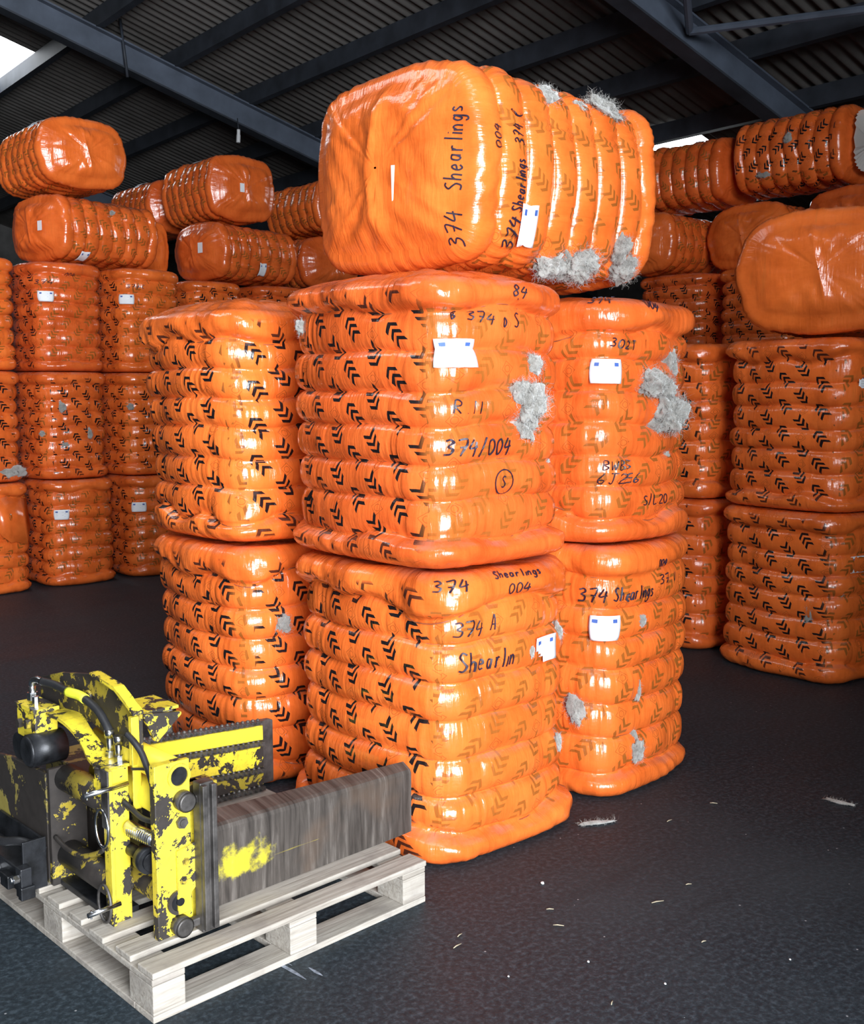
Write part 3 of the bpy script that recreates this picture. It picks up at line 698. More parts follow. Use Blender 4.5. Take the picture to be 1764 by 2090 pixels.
for x, z, r in ((.180, .467, .018), (.186, .352, .012), (.178, .299, .013)):
    mb = MB(); mb.cyl((x, .141, z), (x, .128, z), r, n=6); mb.cyl((x, .128, z), (x, .122, z), r*.6, n=12); part(mb, 'bolt', 'iron' if r > .015 else 'yelg', bp)
mb = MB(); mb.prism([(.160, .20), (.160, .388), (.228, .400), (.228, .275), (.205, .255), (.205, .20)], 'y', .131, .1398, .002); part(mb, 'lug_plate', 'yel', bp)
mb = MB(); mb.box(.213, .262, .172, .196, Z0, .56, .002); part(mb, 'side_plate', 'yel', bp)
fa = MB(); fa.box(.216, .262, .095, .135, Z0, .580, .004); fa.box(.2165, .232, .080, .0955, Z0 + .01, .575, .002); fa.box(.246, .2615, .080, .0955, Z0 + .01, .575, .002)
fa = part(fa, 'root_bar', 'iron')
mb = MB(); mb.box(.225, .30, .1365, .205, .48, .56, .003); part(mb, 'top_web', 'yelg', fa)
# wedge blade: thick at the root, thin at the tip, with a rolled top edge
def blade(y0, yr, yt, x0, x1, zb, zr, zt, tip):
    sec = []
    n = 14
    for i in range(n + 1):
        k = i / n; x = x0 + (x1 - x0) * k; th = (yr + (yt - yr) * k); zt_ = zr + (zt - zr) * k; zb_ = zb + tip * max(0, k - .9) * 10
        r = .018
        sec.append([(x, y0, zb_), (x, y0, zt_ - r), (x, y0 + r*.35, zt_ - r*.35), (x, y0 + r, zt_), (x, y0 + th - r*.6, zt_ + .012), (x, y0 + th, zt_), (x, y0 + th, zb_)])
    V = [p for s_ in sec for p in s_]; m = 7
    F = [(i*m + j, (i+1)*m + j, (i+1)*m + (j+1) % m, i*m + (j+1) % m) for i in range(n) for j in range(m)]
    me = bpy.data.meshes.new('blade'); me.from_pydata(V, [], F + [tuple(range(m)), tuple(n*m + j for j in reversed(range(m)))]); me.update()
    bm = bmesh.new(); bm.from_mesh(me); bmesh.ops.recalc_face_normals(bm, faces=bm.faces); bm.to_mesh(me); bm.free()
    return me
link('clamp_arm', blade(.205, .115, .052, .262, 1.127, Z0, .392, .372, .002), M['blade'], cl)
# rear arm: dark plate carrying yellow panels between studded ridges
ra_ = MB(); ra_.prism([(.36, .165), (1.045, .160), (1.045, .405), (1.03, .412), (.36, .462)], 'y', .905, .925, .002); ra_ = part(ra_, 'rear_clamp_arm', 'iron')
zs_ = lambda x, k: (.452, .372, .268, .172)[k] + (x - .47) * (-.075, -.080, -.085, -.035)[k]
for k in range(3):
    mb = MB(); x0, x1 = .45, .985
    mb.prism([(x0, zs_(x0, k) - .012), (x1, zs_(x1, k) - .012), (x1, zs_(x1, k+1) + .012), (x0, zs_(x0, k+1) + .012)], 'y', .885, .9045, .002)
    part(mb, 'panel', ('yelc', 'yel', 'yelg')[k], ra_)
for k in range(4):
    mb = MB(); x0, x1 = .45, .985
    mb.prism([(x0, zs_(x0, k) - .008), (x1, zs_(x1, k) - .008), (x1, zs_(x1, k) + .008), (x0, zs_(x0, k) + .008)], 'y', .874, .9045)
    for i in range(23):
        x = x0 + .012 + i * .0228
        mb.cyl((x, .874, zs_(x, k)), (x, .862, zs_(x, k)), .0085, .004, n=8)
        mb.cyl((x, .889, zs_(x, k) + .008), (x, .889, zs_(x, k) + .015), .0085, .004, n=8)
    part(mb, 'studded_ridge', 'iron', ra_)
mb = MB(); mb.prism([(.36, .44), (.50, .43), (.60, .36), (.42, .30), (.36, .30)], 'y', .80, .884, .004); part(mb, 'arm_root', 'yelc', ra_)
# body: end upright, back plate, slide tubes, cross beam
up_ = MB(); up_.box(.050, .062, .305, .345, Z0, .602, .002); up_.box(.0625, .118, .318, .345, Z0, .600, .003); up_ = part(up_, 'end_upright', 'yel')
mb = MB(); mb.box(.044, .0495, .303, .343, .43, .602, .001); part(mb, 'wear_strip', 'iron', up_)
bk = MB(); bk.prism([(.698, Z0), (1.07, Z0), (1.07, .470), (.96, .487), (.698, .497)], 'x', .040, .056, .003); part(bk, 'back_plate', 'grease')
mb = MB(); mb.prism([(.040, Z0), (.16, Z0), (.16, .42), (.10, .515), (.040, .515)], 'y', .672, .690, .002); part(mb, 'rib_plate', 'yelg')
for z, mt in ((.478, 'yelg'), (.232, 'yelg')):
    mb = MB(); mb.cyl((.098, .346, z), (.098, .671, z), .042, n=28); part(mb, 'guide_tube', mt)
for z, r, mt in ((.605, .040, 'yelc'), (.505, .044, 'yelc'), (.225, .036, 'yelg')):
    mb = MB(); mb.cyl((.178, .169, z), (.178, .60, z), r, n=28); part(mb, 'slide_tube', mt)
mb = MB(); mb.box(.122, .150, .30, .3045, .47, .66, .003); part(mb, 'tube_flange', 'yelc')
cb = MB(); cb.box(.200, .34, .352, 1.06, .158, .44, .006); cb = part(cb, 'centre_box', 'grease')
mb = MB(); mb.box(.150, .1995, .48, .53, .17, .43, .002); part(mb, 'stiffener', 'grease', cb)
mb = MB(); mb.box(.062, .155, .348, .668, Z0, .158, .002); part(mb, 'floor_plate', 'black')
mb = MB(); mb.cyl((.118, .24, .350), (.118, .205, .350), .038, n=24); mb.cyl((.118, .205, .350), (.118, .196, .350), .026, n=24); mb.cyl((.118, .24, .350), (.118, .345, .350), .018, n=16); part(mb, 'roller', 'black')
# ram with chromed rod
mb = MB(); mb.cyl((.105, .30, .428), (.118, .171, .420), .019, n=20)
for i in range(12): mb.ring((.117 - i * .0009, .18 + i * .0095, .421), (0, 1, 0), .0185, .0215, .004, 20)
part(mb, 'ram_rod', 'chrome')
mb = MB(); mb.cyl((.02, .77, .555), (.13, .77, .555), .052, n=28); mb.cyl((.02, .77, .555), (.012, .77, .555), .052, .042, n=28); part(mb, 'ram_end', 'black')
mb = MB(); mb.cyl((.05, .915, .530), (.16, .915, .530), .045, n=28); part(mb, 'ram_end', 'black')
# locking pins through the upright
for z, x0, x1 in ((.553, -.030, .105), (.205, -.030, .070)):
    mb = MB(); mb.cyl((x0, .298, z), (x1, .298, z + .003), .0075, n=12); mb.cyl((x0 + .01, .298, z - .012), (x0 + .01, .298, z + .012), .003, n=8); part(mb, 'locking_pin', 'chrome')
for z in (.43, .205):
    mb = MB(); pts = [(.040, .335 + .038 * math.cos(t_), z + .055 * math.sin(t_)) for t_ in np.linspace(0, 2*math.pi, 25)]; mb.tube(pts, .0045, 6, False); part(mb, 'clevis_ring', 'chrome' if z > .3 else 'iron')
mb = MB(); mb.cyl((.07, .40, .50), (.07, .40, .585), .014, n=16); mb.cyl((.07, .40, .53), (.07, .40, .555), .018, n=6); mb.cyl((.07, .40, .585), (.07, .40, .592), .018, n=16); part(mb, 'grease_cup', 'yel')
# black mounting hook overhanging the pallet edge
hk = MB(); hk.box(-.055, .035, .70, 1.06, Z0, .215, .006); hk.box(-.075, -.04, .74, .80, Z0 + .002, .185, .004); hk.box(-.075, -.04, .92, .98, Z0 + .002, .185, .004); hk.prism([(.02, .216), (.036, .216), (.036, .285), (.028, .285)], 'y', .72, 1.04); hk = part(hk, 'mounting_hook', 'black')
mb = MB(); mb.box(-.070, -.035, .650, .690, Z0, .235, .003); mb.box(-.075, -.030, .640, .665, Z0, .18, .003); part(mb, 'stop_block', 'black')
for y, z in ((.845, .175), (1.02, .205), (.665, .205)):
    mb = MB(); x = -.056 if y > .7 else -.071; mb.cyl((x, y, z), (x - .018, y, z), .013, n=6); mb.cyl((x - .018, y, z), (x - .026, y, z), .008, n=12); part(mb, 'bolt', 'chrome', hk if y > .7 else None)
mb = MB(); mb.tube(spline([(-.02, 1.05, .25), (-.06, .97, .285), (-.05, .86, .26), (-.02, .75, .28), (.03, .70, .25)]), .014, 10); part(mb, 'hose', 'rubber')
mb = MB(); mb.box(-.045, .03, .69, .70, Z0, .30, .002); part(mb, 'hook_cheek', 'black', hk)
# valve block, guard, diagonal brace, hoses on top
vb = MB(); vb.box(.045, .120, .770, .905, .575, .668, .004); vb.box(.040, .125, .765, .910, .6685, .682, .002); vb = part(vb, 'valve_block', 'yel')
for y, z in ((.81, .63), (.87, .62)):
    mb = MB(); mb.cyl((.0445, y, z), (.030, y, z), .016, n=6); part(mb, 'plug', 'yelg', vb)
mb = MB(); mb.cyl((.08, .86, .682), (.08, .86, .735), .012, n=12); mb.cyl((.08, .86, .69), (.08, .86, .715), .017, n=6); mb.tube(spline([(.08, .86, .735), (.08, .855, .752), (.085, .835, .760), (.09, .81, .758)], 5), .011, 10); part(mb, 'hose_fitting', 'chrome', vb)
mb = MB(); mb.cyl((.07, .815, .682), (.07, .815, .712), .010, n=6); part(mb, 'nipple', 'chrome', vb)
hp = spline([(.09, .81, .758), (.10, .74, .758), (.105, .66, .752), (.11, .58, .752), (.115, .49, .728), (.118, .44, .690), (.118, .425, .672)])
mb = MB(); mb.tube(hp, .013, 12); hs_ = part(mb, 'hose', 'rubber')
mb = MB(); mb.tube([p for p in hp[16:27]], .0150, 12); part(mb, 'hose_sleeve', 'sleeve', hs_)
for y, z1 in ((.425, .672), (.372, .665)):
    mb = MB(); mb.cyl((.118, y, .59), (.118, y, z1), .0095, n=14); mb.cyl((.118, y, .60), (.118, y, .618), .0135, n=6); mb.cyl((.118, y, z1 - .012), (.118, y, z1 + .012), .0145, n=16); part(mb, 'hose_fitting', 'chrome')
# diagonal brace plate from the valve block down to the upright
sec = spline([(.135, .78, .665), (.130, .66, .672), (.122, .54, .640), (.118, .44, .600), (.118, .33, .602)], 6)
V = []
for i, p in enumerate(sec):
    w_ = .034 + .006 * math.sin(i * .4)
    for dx, dz in ((-w_, .0), (w_, .0), (w_, -.008), (-w_, -.008)): V.append((p.x + dx - .02, p.y, p.z + dz))
nS = len(sec); F = [(4*i + j, 4*(i+1) + j, 4*(i+1) + (j+1) % 4, 4*i + (j+1) % 4) for i in range(nS - 1) for j in range(4)] + [(0, 1, 2, 3), (4*nS - 1, 4*nS - 2, 4*nS - 3, 4*nS - 4)]
me = bpy.data.meshes.new('brace_plate'); me.from_pydata(V, [], F); me.update(); link('brace_plate', me, M['yel'], cl)
gd = MB(); gd.prism([(.30, .601), (.30, .748), (.41, .800), (.56, .818), (.80, .778), (.955, .735), (.955, .60), (.80, .60), (.60, .66), (.42, .62)], 'x', .148, .160, .002); gd = part(gd, 'guard_plate', 'yelg')
mb = MB(); mb.prism([(.30, .748), (.41, .800), (.56, .818), (.56, .828), (.41, .812), (.30, .758)], 'x', .128, .162); part(mb, 'guard_rim', 'yel', gd)
mb = MB(); mb.prism([(.162, .748), (.285, .730), (.285, .722), (.205, .655), (.195, .660), (.162, .735)], 'y', .298, .312, .001); mb.box(.162, .285, .3125, .46, .738, .748, .001); part(mb, 'gusset', 'yel', gd)
mb = MB(); mb.box(.122, .1475, .300, .318, .601, .745, .002); part(mb, 'guard_edge', 'yelc', gd)
for y, z in ((.80, .735), (.60, .745)):
    mb = MB(); mb.cyl((.1475, y, z), (.138, y, z), .017, n=16); part(mb, 'bolt', 'yelg', gd)
def hose(name, pts, r=.010, mt='rubber'):
    mb = MB(); mb.tube(spline(pts), r, 10); return part(mb, name, mt)
hose('hose', [(.112, .31, .698), (.120, .28, .678), (.127, .255, .652), (.126, .225, .62), (.124, .197, .585), (.122, .176, .545)], .0095)
hose('hose', [(.098, .315, .50), (.107, .285, .484), (.112, .24, .470), (.118, .20, .470), (.122, .175, .474)], .008)
hose('hose', [(.050, .665, .300), (.045, .58, .292), (.045, .48, .300), (.048, .39, .335), (.052, .348, .36)], .0075, 'yelg')
hose('hose', [(.118, .30, .595), (.14, .25, .60), (.165, .19, .585)], .0040)

# ================================================================== INK, LABELS, WOOL
GLY = {  # pen strokes on a 0.6 x 1 grid
 '0': [[(.3,1),(.08,.8),(.05,.4),(.2,.02),(.42,.1),(.55,.5),(.48,.85),(.3,1)]], '1': [[(.3,1),(.26,0)]],
 '2': [[(.05,.8),(.25,1),(.5,.85),(.4,.5),(.05,.05),(.6,.05)]], '3': [[(.05,.92),(.35,1),(.5,.8),(.2,.55),(.5,.4),(.4,.08),(.02,.05)]],
 '4': [[(.3,1),(.02,.42),(.6,.5)],[(.48,.85),(.40,-.1)]], '5': [[(.55,1),(.15,1),(.1,.58),(.45,.55),(.5,.2),(.1,.02)]],
 '6': [[(.45,1),(.1,.5),(.1,.1),(.4,.02),(.5,.3),(.12,.38)]], '7': [[(.02,.95),(.55,.98),(.25,-.05)],[(.15,.5),(.5,.52)]], '8': [[(.3,.52),(.1,.78),(.3,1),(.5,.78),(.3,.52),(.08,.25),(.3,0),(.54,.25),(.3,.52)]],
 'S': [[(.55,.9),(.3,1),(.08,.8),(.3,.55),(.52,.3),(.35,.02),(.03,.1)]], 'h': [[(.1,1.05),(.06,0)],[(.07,.4),(.3,.58),(.45,.45),(.44,0)]],
 'e': [[(.06,.3),(.45,.35),(.35,.58),(.12,.5),(.06,.2),(.25,.0),(.48,.1)]], 'a': [[(.45,.55),(.15,.55),(.05,.2),(.25,.02),(.44,.3),(.46,.58),(.46,.0)]],
 'r': [[(.1,.6),(.1,0)],[(.1,.35),(.25,.58),(.45,.55)]], 'l': [[(.25,1.05),(.2,0)]], 'i': [[(.25,.58),(.22,0)],[(.25,.82),(.26,.86)]],
 'n': [[(.08,.58),(.06,0)],[(.07,.35),(.28,.58),(.45,.42),(.45,0)]], 'g': [[(.45,.5),(.2,.58),(.06,.3),(.25,.05),(.45,.35),(.47,.58),(.44,-.25),(.2,-.38),(.05,-.25)]],
 's': [[(.42,.5),(.2,.58),(.1,.42),(.4,.22),(.3,.02),(.05,.06)]], 'A': [[(.02,0),(.28,1),(.42,.98),(.55,0)],[(.1,.42),(.5,.45)]], 'B': [[(.1,1),(.08,0),(.4,.05),(.5,.28),(.12,.52),(.42,.62),(.4,.95),(.1,1)]],
 'C': [[(.52,.85),(.3,1),(.05,.55),(.2,.05),(.52,.1)]], 'D': [[(.1,1),(.08,0),(.45,.2),(.5,.65),(.1,1)]], 'R': [[(.08,0),(.1,1),(.45,.9),(.42,.6),(.12,.5),(.52,0)]], 'W': [[(.0,1),(.12,0),(.3,.6),(.45,0),(.62,1)]],
 'J': [[(.1,1),(.6,1)],[(.38,1),(.36,.1),(.2,-.05),(.05,.12)]], 'L': [[(.12,1),(.08,0),(.5,.03)]], '/': [[(.5,1.1),(.08,-.15)]], '.': [[(.2,.02),(.24,.06)]], '-': [[(.08,.45),(.5,.5)]], ' ': [], 'I': [[(.3,1),(.28,0)]],
 'T': [[(.02,1),(.6,1)],[(.3,1),(.28,0)]], 'O': [[(.3,1),(.0,.7),(.0,.3),(.3,0),(.6,.3),(.6,.7),(.3,1)]],
}
def attach(o, S, e, mode):
    o.parent = e
    if mode == 'lie': o.matrix_local = lie_matrix(S)
    return o
def resample(pts, n=5):
    P = spline([(x, y, 0) for x, y in pts], n) if len(pts) > 2 else [Vector((pts[0][0], pts[0][1], 0)).lerp(Vector((pts[1][0], pts[1][1], 0)), k / 6) for k in range(7)]
    return [(p.x, p.y) for p in P]
def strokes_of(text, h, seed=0, track=.78, slant=.12):
    rg = random.Random(seed); out = []; x = 0
    for ch in text:
        dy = rg.uniform(-.05, .05)
        for st in GLY.get(ch, []):
            out.append([((x + (px + slant * py) * .82) * h, (py + dy) * h) for px, py in resample([(a + rg.uniform(-.02, .02), b + rg.uniform(-.02, .02)) for a, b in st])])
        x += track * (.6 if ch in ' .' else .55 if ch in 'li1I' else 1) * .82
    return out
def ink(rec, strokes, s0, z0, rot=0.0, wd=.0042, name='handwriting', cap=False):
    """ribbon strokes laid on the film: baseline along +s, letters up along +z (turned by rot)"""
    S, e, body, mode = rec; V = []; F = []
    c, sn = math.cos(rot), math.sin(rot)
    if cap:
        from mathutils.bvhtree import BVHTree
        me = body.data; bv = BVHTree.FromPolygons([v.co for v in me.vertices], [p.vertices for p in me.polygons])
    for st in strokes:
        A = np.array([(s0 + x * c - y * sn, z0 + x * sn + y * c) for x, y in st])
        T = np.gradient(A, axis=0); T /= np.linalg.norm(T, axis=1, keepdims=True) + 1e-9
        Nn = np.stack([-T[:, 1], T[:, 0]], 1) * wd / 2
        rows = []
        for off in (Nn, -Nn):
            B = A + off
            if cap:
                pts = []
                for x, y in B:
                    hit = bv.ray_cast(Vector((x, y, S.H + 1)), Vector((0, 0, -1)))[0]
                    pts.append((x, y, max(hit.z if hit else 0, S.H - .03) + .003))
                rows.append(np.array(pts))
            else:
                p, n = S.smooth_frame(B[:, 0], B[:, 1]); rows.append(p + n * .0050)
        b0 = len(V)
        for i in range(len(A)): V.append(rows[0][i]); V.append(rows[1][i])
        for i in range(len(A) - 1): F.append((b0 + 2*i, b0 + 2*i + 1, b0 + 2*i + 3, b0 + 2*i + 2))
    o = link(name, np_mesh(name, V, F, False), M['ink'])
    return attach(o, S, e, mode)
def write(rec, text, s0, z0, h, s1=None, rot=0.0, seed=1, wd=.0042, cap=False, track=.78):
    st = strokes_of(text, h, seed, track)
    if s1 is not None:                                  # fit the text to the wanted length
        mx = max(p[0] for s_ in st for p in s_); k = abs(s1 - s0) / mx
        st = [[(x * k, y) for x, y in s_] for s_ in st]
    return ink(rec, st, s0, z0, rot, wd, cap=cap)
_write = write
def write(rec, text, s0, z0, h, s1=None, **kw):
    """one object for each written word"""
    if ' ' not in text: return _write(rec, text, s0, z0, h, s1, **kw)
    words = text.split(' '); tot = sum(len(w_) for w_ in words) + .6 * (len(words) - 1); L = (s1 - s0); x = s0; rot = kw.get('rot', 0.0); z = z0
    for w_ in words:
        l = L * (len(w_) - .15) / tot; _write(rec, w_, x, z, h, x + l, **kw); x += L * (len(w_) + .6) / tot; z += math.tan(rot) * L * (len(w_) + .6) / tot
def sheet(rec, sc_, zc, w, h, rot=0.0, off=.006, marks=True, torn=False, turn=False, seed=0, name='label_sheet'):
    """paper label glued on the film (follows the bulge), with two small blue corner prints"""
    S, e, body, mode = rec; n = 8; rg = random.Random(seed)
    c, sn = math.cos(rot), math.sin(rot)
    def P(u, v, o):
        x, y = u * w, v * h; p, nn = S.smooth_frame(np.array([sc_ + x * c - y * sn]), np.array([zc + x * sn + y * c])); q = p[0]
        return q, nn[0]
    # paper bridges the hollows: use the label's own mean plane plus a share of the bulge
    pts = [[P(i / n - .5, j / n - .5, off) for i in range(n + 1)] for j in range(n + 1)]
    nm = np.mean([q[1] for r in pts for q in r], axis=0); nm /= np.linalg.norm(nm)
    d = np.array([[q[0] @ nm for q in r] for r in pts])
    # smooth the offset along the normal so that the sheet stays stiff
    top = d.max(axis=0); ii = np.arange(n + 1)
    cx = np.polyfit(ii, top, 2); sm = np.polyval(cx, ii); sm += max(0, (d - sm[None, :]).max())
    curl = np.array([.0015 * ((j / n - .5) * 2)**2 for j in range(n + 1)])
    def pos(j, i, lift):
        q = pts[j][i][0]; return q + nm * (sm[i] - q @ nm + off * .35 + lift + curl[j])
    V = []; F = []; idx = {}
    for j in range(n + 1):
        for i in range(n + 1):
            if torn and (i + j * .8 < 3.2 and not (i > 2)): continue
            idx[(j, i)] = len(V); V.append(pos(j, i, 0))
    for j in range(n):
        for i in range(n):
            k = [(j, i), (j, i+1), (j+1, i+1), (j+1, i)]
            if all(q in idx for q in k): F.append([idx[q] for q in k])
    me = np_mesh(name, V, np.array(F))
    o = link(name, me, M['paper']); attach(o, S, e, mode)
    so = o.modifiers.new('thickness', 'SOLIDIFY'); so.thickness = .0008
    if marks:
        pr_ = (((1, 7), (6, 7)) if not turn else ((6, 1), (6, 6)))
        for (i, j) in pr_:
            VV = []
            for dj, di in ((-.35, -.15), (-.35, 1.0), (.85, 1.0), (.85, -.15)):
                a, b = j - (1 if j == 7 else 0) + dj, i + di
                j0, i0 = int(a), int(b); fj, fi = a - j0, b - i0
                q = (pos(j0, i0, .0014) * (1-fj) * (1-fi) + pos(min(j0+1, n), i0, .0014) * fj * (1-fi) + pos(j0, min(i0+1, n), .0014) * (1-fj) * fi + pos(min(j0+1, n), min(i0+1, n), .0014) * fj * fi)
                VV.append(q)
            mk = link('corner_print', np_mesh('corner_print', VV, [(0, 1, 2, 3)], False), M['blue'], o)
        if w > .09:
            VV = []; FF = []
            for r_ in range(4):
                a0, a1 = (2.2 + r_ * 1.15), (2.2 + r_ * 1.15 + .22)
                i0, i1 = 1, 6 - (r_ % 2)
                b0 = len(VV)
                for a_, i_ in ((a0, i0), (a0, i1), (a1, i1), (a1, i0)):
                    j0 = int(a_); fj = a_ - j0; q = pos(j0, i_, .0012) * (1 - fj) + pos(min(j0+1, n), i_, .0012) * fj; VV.append(q)
                FF.append((b0, b0+1, b0+2, b0+3))
            # printed rules
            link('printed_lines', np_mesh('printed_lines', VV, FF, False), M['greyprint'], o)
    return o
def wool_mesh(seed, rx, ry, rzz, sub=4, lump=.32, strands=220):
    bm = bmesh.new(); bmesh.ops.create_icosphere(bm, subdivisions=sub, radius=1.0)
    off = Vector((seed * 3.7, seed * 1.3, seed * 2.1)); base = []
    for v in bm.verts:
        d = v.co.normalized()
        n1 = mnoise.noise(d * 1.7 + off); n2 = mnoise.noise(d * 4.2 + off * 2); n3 = abs(mnoise.noise(d * 9.0 + off))
        r = 1 + lump * 1.25 * n1 + lump * .75 * n2 - lump * .40 * n3
        v.co = Vector((d.x * rx, d.y * ry, d.z * rzz)) * r
    for f in bm.faces: f.smooth = True
    bm.normal_update(); rg = random.Random(seed); vl = list(bm.verts); R = (rx + ry + rzz) / 3
    for _ in range(int(strands * 2.2)):                              # curly loose fibres
        v = rg.choice(vl); n = v.normal.copy(); t = n.orthogonal().normalized(); t.rotate(Matrix.Rotation(rg.uniform(0, 6.28), 3, n))
        L = R * rg.uniform(.22, .75); p0 = v.co - n * R * .05; w_ = R * .009 + .0004; prev = None
        b = n.cross(t)
        for k in range(5):
            q = k / 4; p = p0 + n * (L * .55 * math.sin(q * 1.6)) + t * L * q * .9 + b * L * .18 * math.sin(q * 7 + seed)
            ww = w_ * (1 - .8 * q); cur = (bm.verts.new(p + b * ww), bm.verts.new(p - b * ww), )
            if prev: bm.faces.new((prev[0], prev[1], cur[1], cur[0]))
            prev = cur
    me = bpy.data.meshes.new('wool_tuft'); bm.to_mesh(me); bm.free(); me.materials.append(M['wool']); return me
def tuft(rec, s, z, w, h, d=.035, seed=1, strands=200, sink=.3, sub=4, rot=0.0):
    """wool pushing out through a split in the film; w along s, h along z, d outwards"""
    S, e, body, mode = rec
    p, n = S.smooth_frame(np.array([float(s)]), np.array([float(z)])); p, n = Vector(p[0]), Vector(n[0])
    t = Vector((0, 0, 1)).cross(n).normalized()
    o = link('wool_tuft', wool_mesh(seed, w, h, d, sub, .34, strands))
    m3 = Matrix((t, Vector((0, 0, 1)), n)).transposed()
    if rot: m3 = m3 @ Matrix.Rotation(rot, 3, 'Z')
    ml = Matrix.Translation(p - n * d * sink) @ m3.to_4x4()
    o.parent = e
    o.matrix_local = (lie_matrix(S) @ ml) if mode == 'lie' else ml
    return o
H_ = HERO
F2, F1, R2, R1, L1, L2, TT = (H_[k] for k in ('F2', 'F1', 'R2', 'R1', 'L1', 'L2', 'T'))
# --- front middle bale
write(F2, 'B', .048, .855, .028, seed=1, wd=.005); write(F2, '374', .098, .850, .034, .205, rot=-.10, seed=2); write(F2, 'D', .246, .835, .030, seed=3, wd=.005); write(F2, 'S', .300, .836, .048, seed=4)
sheet(F2, .059, .737, .136, .096, rot=.02, seed=1)
write(F2, 'R.11', .044, .535, .042, .150, seed=5); write(F2, '374/004', .019, .392, .052, .278, seed=6, wd=.0062)
ink(F2, [[(.040 * math.cos(t_), .042 * math.sin(t_)) for t_ in np.linspace(1.9, 1.9 + 2*math.pi, 26)], *[[(x - .014, y - .018) for x, y in s_] for s_ in strokes_of('S', .038, 7)]], .251, .293)
write(F2, '84', .268, .945, .034, .325, seed=8, rot=-.2); write(F2, '.', .290, .932, .03, seed=9, wd=.007)
tuft(F2, -.700, .855, .030, .032, .030, 1, 120); tuft(F2, .412, .708, .046, .036, .030, 2, 260); tuft(F2, .372, .580, .085, .070, .052, 3, 520, .15, 5); tuft(F2, .385, .490, .062, .060, .045, 4, 420, .15, 5); tuft(F2, .345, .605, .050, .040, .040, 14, 260, .1); tuft(F2, .560, .351, .022, .016, .016, 5, 90)
# --- front bottom bale
write(F1, '374', -.02, .985, .034, .062, seed=11, rot=.1); write(F1, '004', .226, .957, .034, .318, seed=12); write(F1, 'Shearlings', .172, 1.012, .020, .375, seed=13)
write(F1, '374', .030, .822, .048, .125, seed=14); write(F1, 'A', .160, .832, .048, seed=14); write(F1, 'Shearlin', .042, .692, .062, .262, seed=15, wd=.0058)
sheet(F1, .452, .716, .120, .098, rot=.02, torn=True, seed=2); tuft(F1, .562, .760, .028, .034, .020, 6, 120); tuft(F1, .550, .325, .018, .034, .016, 7, 90); tuft(F1, .372, .716, .016, .022, .010, 21, 60)
# --- right stack
write(R2, '374', -.060, .955, .026, .020, seed=21); write(R2, '-', .03, .962, .04, seed=22); write(R2, '004', .135, .945, .032, .185, rot=-.35, seed=23); write(R2, '302', .012, .790, .032, .085, rot=-.15, seed=24); write(R2, 'J', .10, .780, .032, seed=24); write(R2, 'I', .165, .785, .034, seed=25)
sheet(R2, .004, .690, .110, .096, rot=-.02, seed=3)
write(R2, 'BWBS', -.004, .300, .034, .108, seed=26, wd=.0034); write(R2, '6J256', -.022, .246, .038, .158, seed=27); write(R2, 'S/L 20', .184, .150, .036, .345, seed=28)
tuft(R2, .372, .735, .042, .070, .045, 8, 300, .1); tuft(R2, .225, .650, .075, .050, .050, 9, 420, .15, 5); tuft(R2, .310, .625, .055, .045, .05, 22, 300, .1, 4); tuft(R2, .335, .525, .090, .072, .075, 10, 560, .05, 5); tuft(R2, .285, .480, .050, .045, .055, 23, 260, .05); tuft(R2, .398, .353, .022, .028, .02, 11, 100)
# flap of slit film folded over the burst
def flap(rec, pts, lift, name='torn_flap'):
    S, e, body, mode = rec; V = []
    for s_, z_, l_ in pts:
        p, n = S.smooth_frame(np.array([s_]), np.array([z_])); V.append(p[0] + n[0] * (lift + l_))
    V = np.array(V).reshape(-1, 3); nn = len(pts) // 2
    Fq = [(i, i + 1, nn + i + 1, nn + i) for i in range(nn - 1)]
    o = link(name, np_mesh(name, V, Fq), M['film']); attach(o, S, e, mode)
    o.modifiers.new('thickness', 'SOLIDIFY').thickness = .0015
    return o
write(R1, '004', .240, .955, .028, .285, seed=31); write(R1, '374', -.090, .828, .052, .008, seed=32, wd=.0055); write(R1, 'Shearlings', .030, .828, .052, .228, seed=33, wd=.0052); write(R1, '37.1', .285, .868, .036, .420, seed=34)
sheet(R1, .001, .720, .112, .104, rot=-.02, seed=4); tuft(R1, .170, .729, .020, .026, .014, 12, 80); tuft(R1, -.096, .384, .040, .075, .026, 13, 260); tuft(R1, .166, .428, .012, .045, .012, 15, 80); tuft(R1, .151, .180, .034, .048, .020, 16, 240); tuft(R1, .158, .245, .014, .05, .014, 24, 90)
# --- left stack
tuft(L1, .150, .695, .036, .042, .034, 17, 220); tuft(L1, -.640, .115, .055, .085, .05, 18, 260); tuft(L1, -.60, .16, .05, .06, .04, 25, 200)
# --- topmost lying bale: writing climbs its side and its end cap
zr = ST.zb[6] + .32 * (ST.zb[7] - ST.zb[6]); write(TT, '374', .760, zr, .058, .860, seed=41, wd=.0055); write(TT, 'Shearlings', .880, zr, .054, 1.062, seed=42, wd=.0055); write(TT, '374', 1.115, zr, .05, 1.19, seed=43, wd=.005); write(TT, 'C', 1.215, zr, .05, seed=43, wd=.005); write(TT, '004', 1.085, ST.zb[7] + .03, .036, 1.168, seed=44)
def fit(text, h, length, seed):
    st = strokes_of(text, h, seed); mx = max(p[0] for s_ in st for p in s_); return [[(x * length / mx, y) for x, y in s_] for s_ in st]
ink(TT, fit('374', .058, .125, 45), .372, -.315, math.pi/2, .0058, cap=True); ink(TT, fit('Shearlings', .056, .29, 46), .382, -.12, math.pi/2, .0058, cap=True)
sheet(TT, .845, .868, .140, .092, rot=.06, turn=True, seed=5)
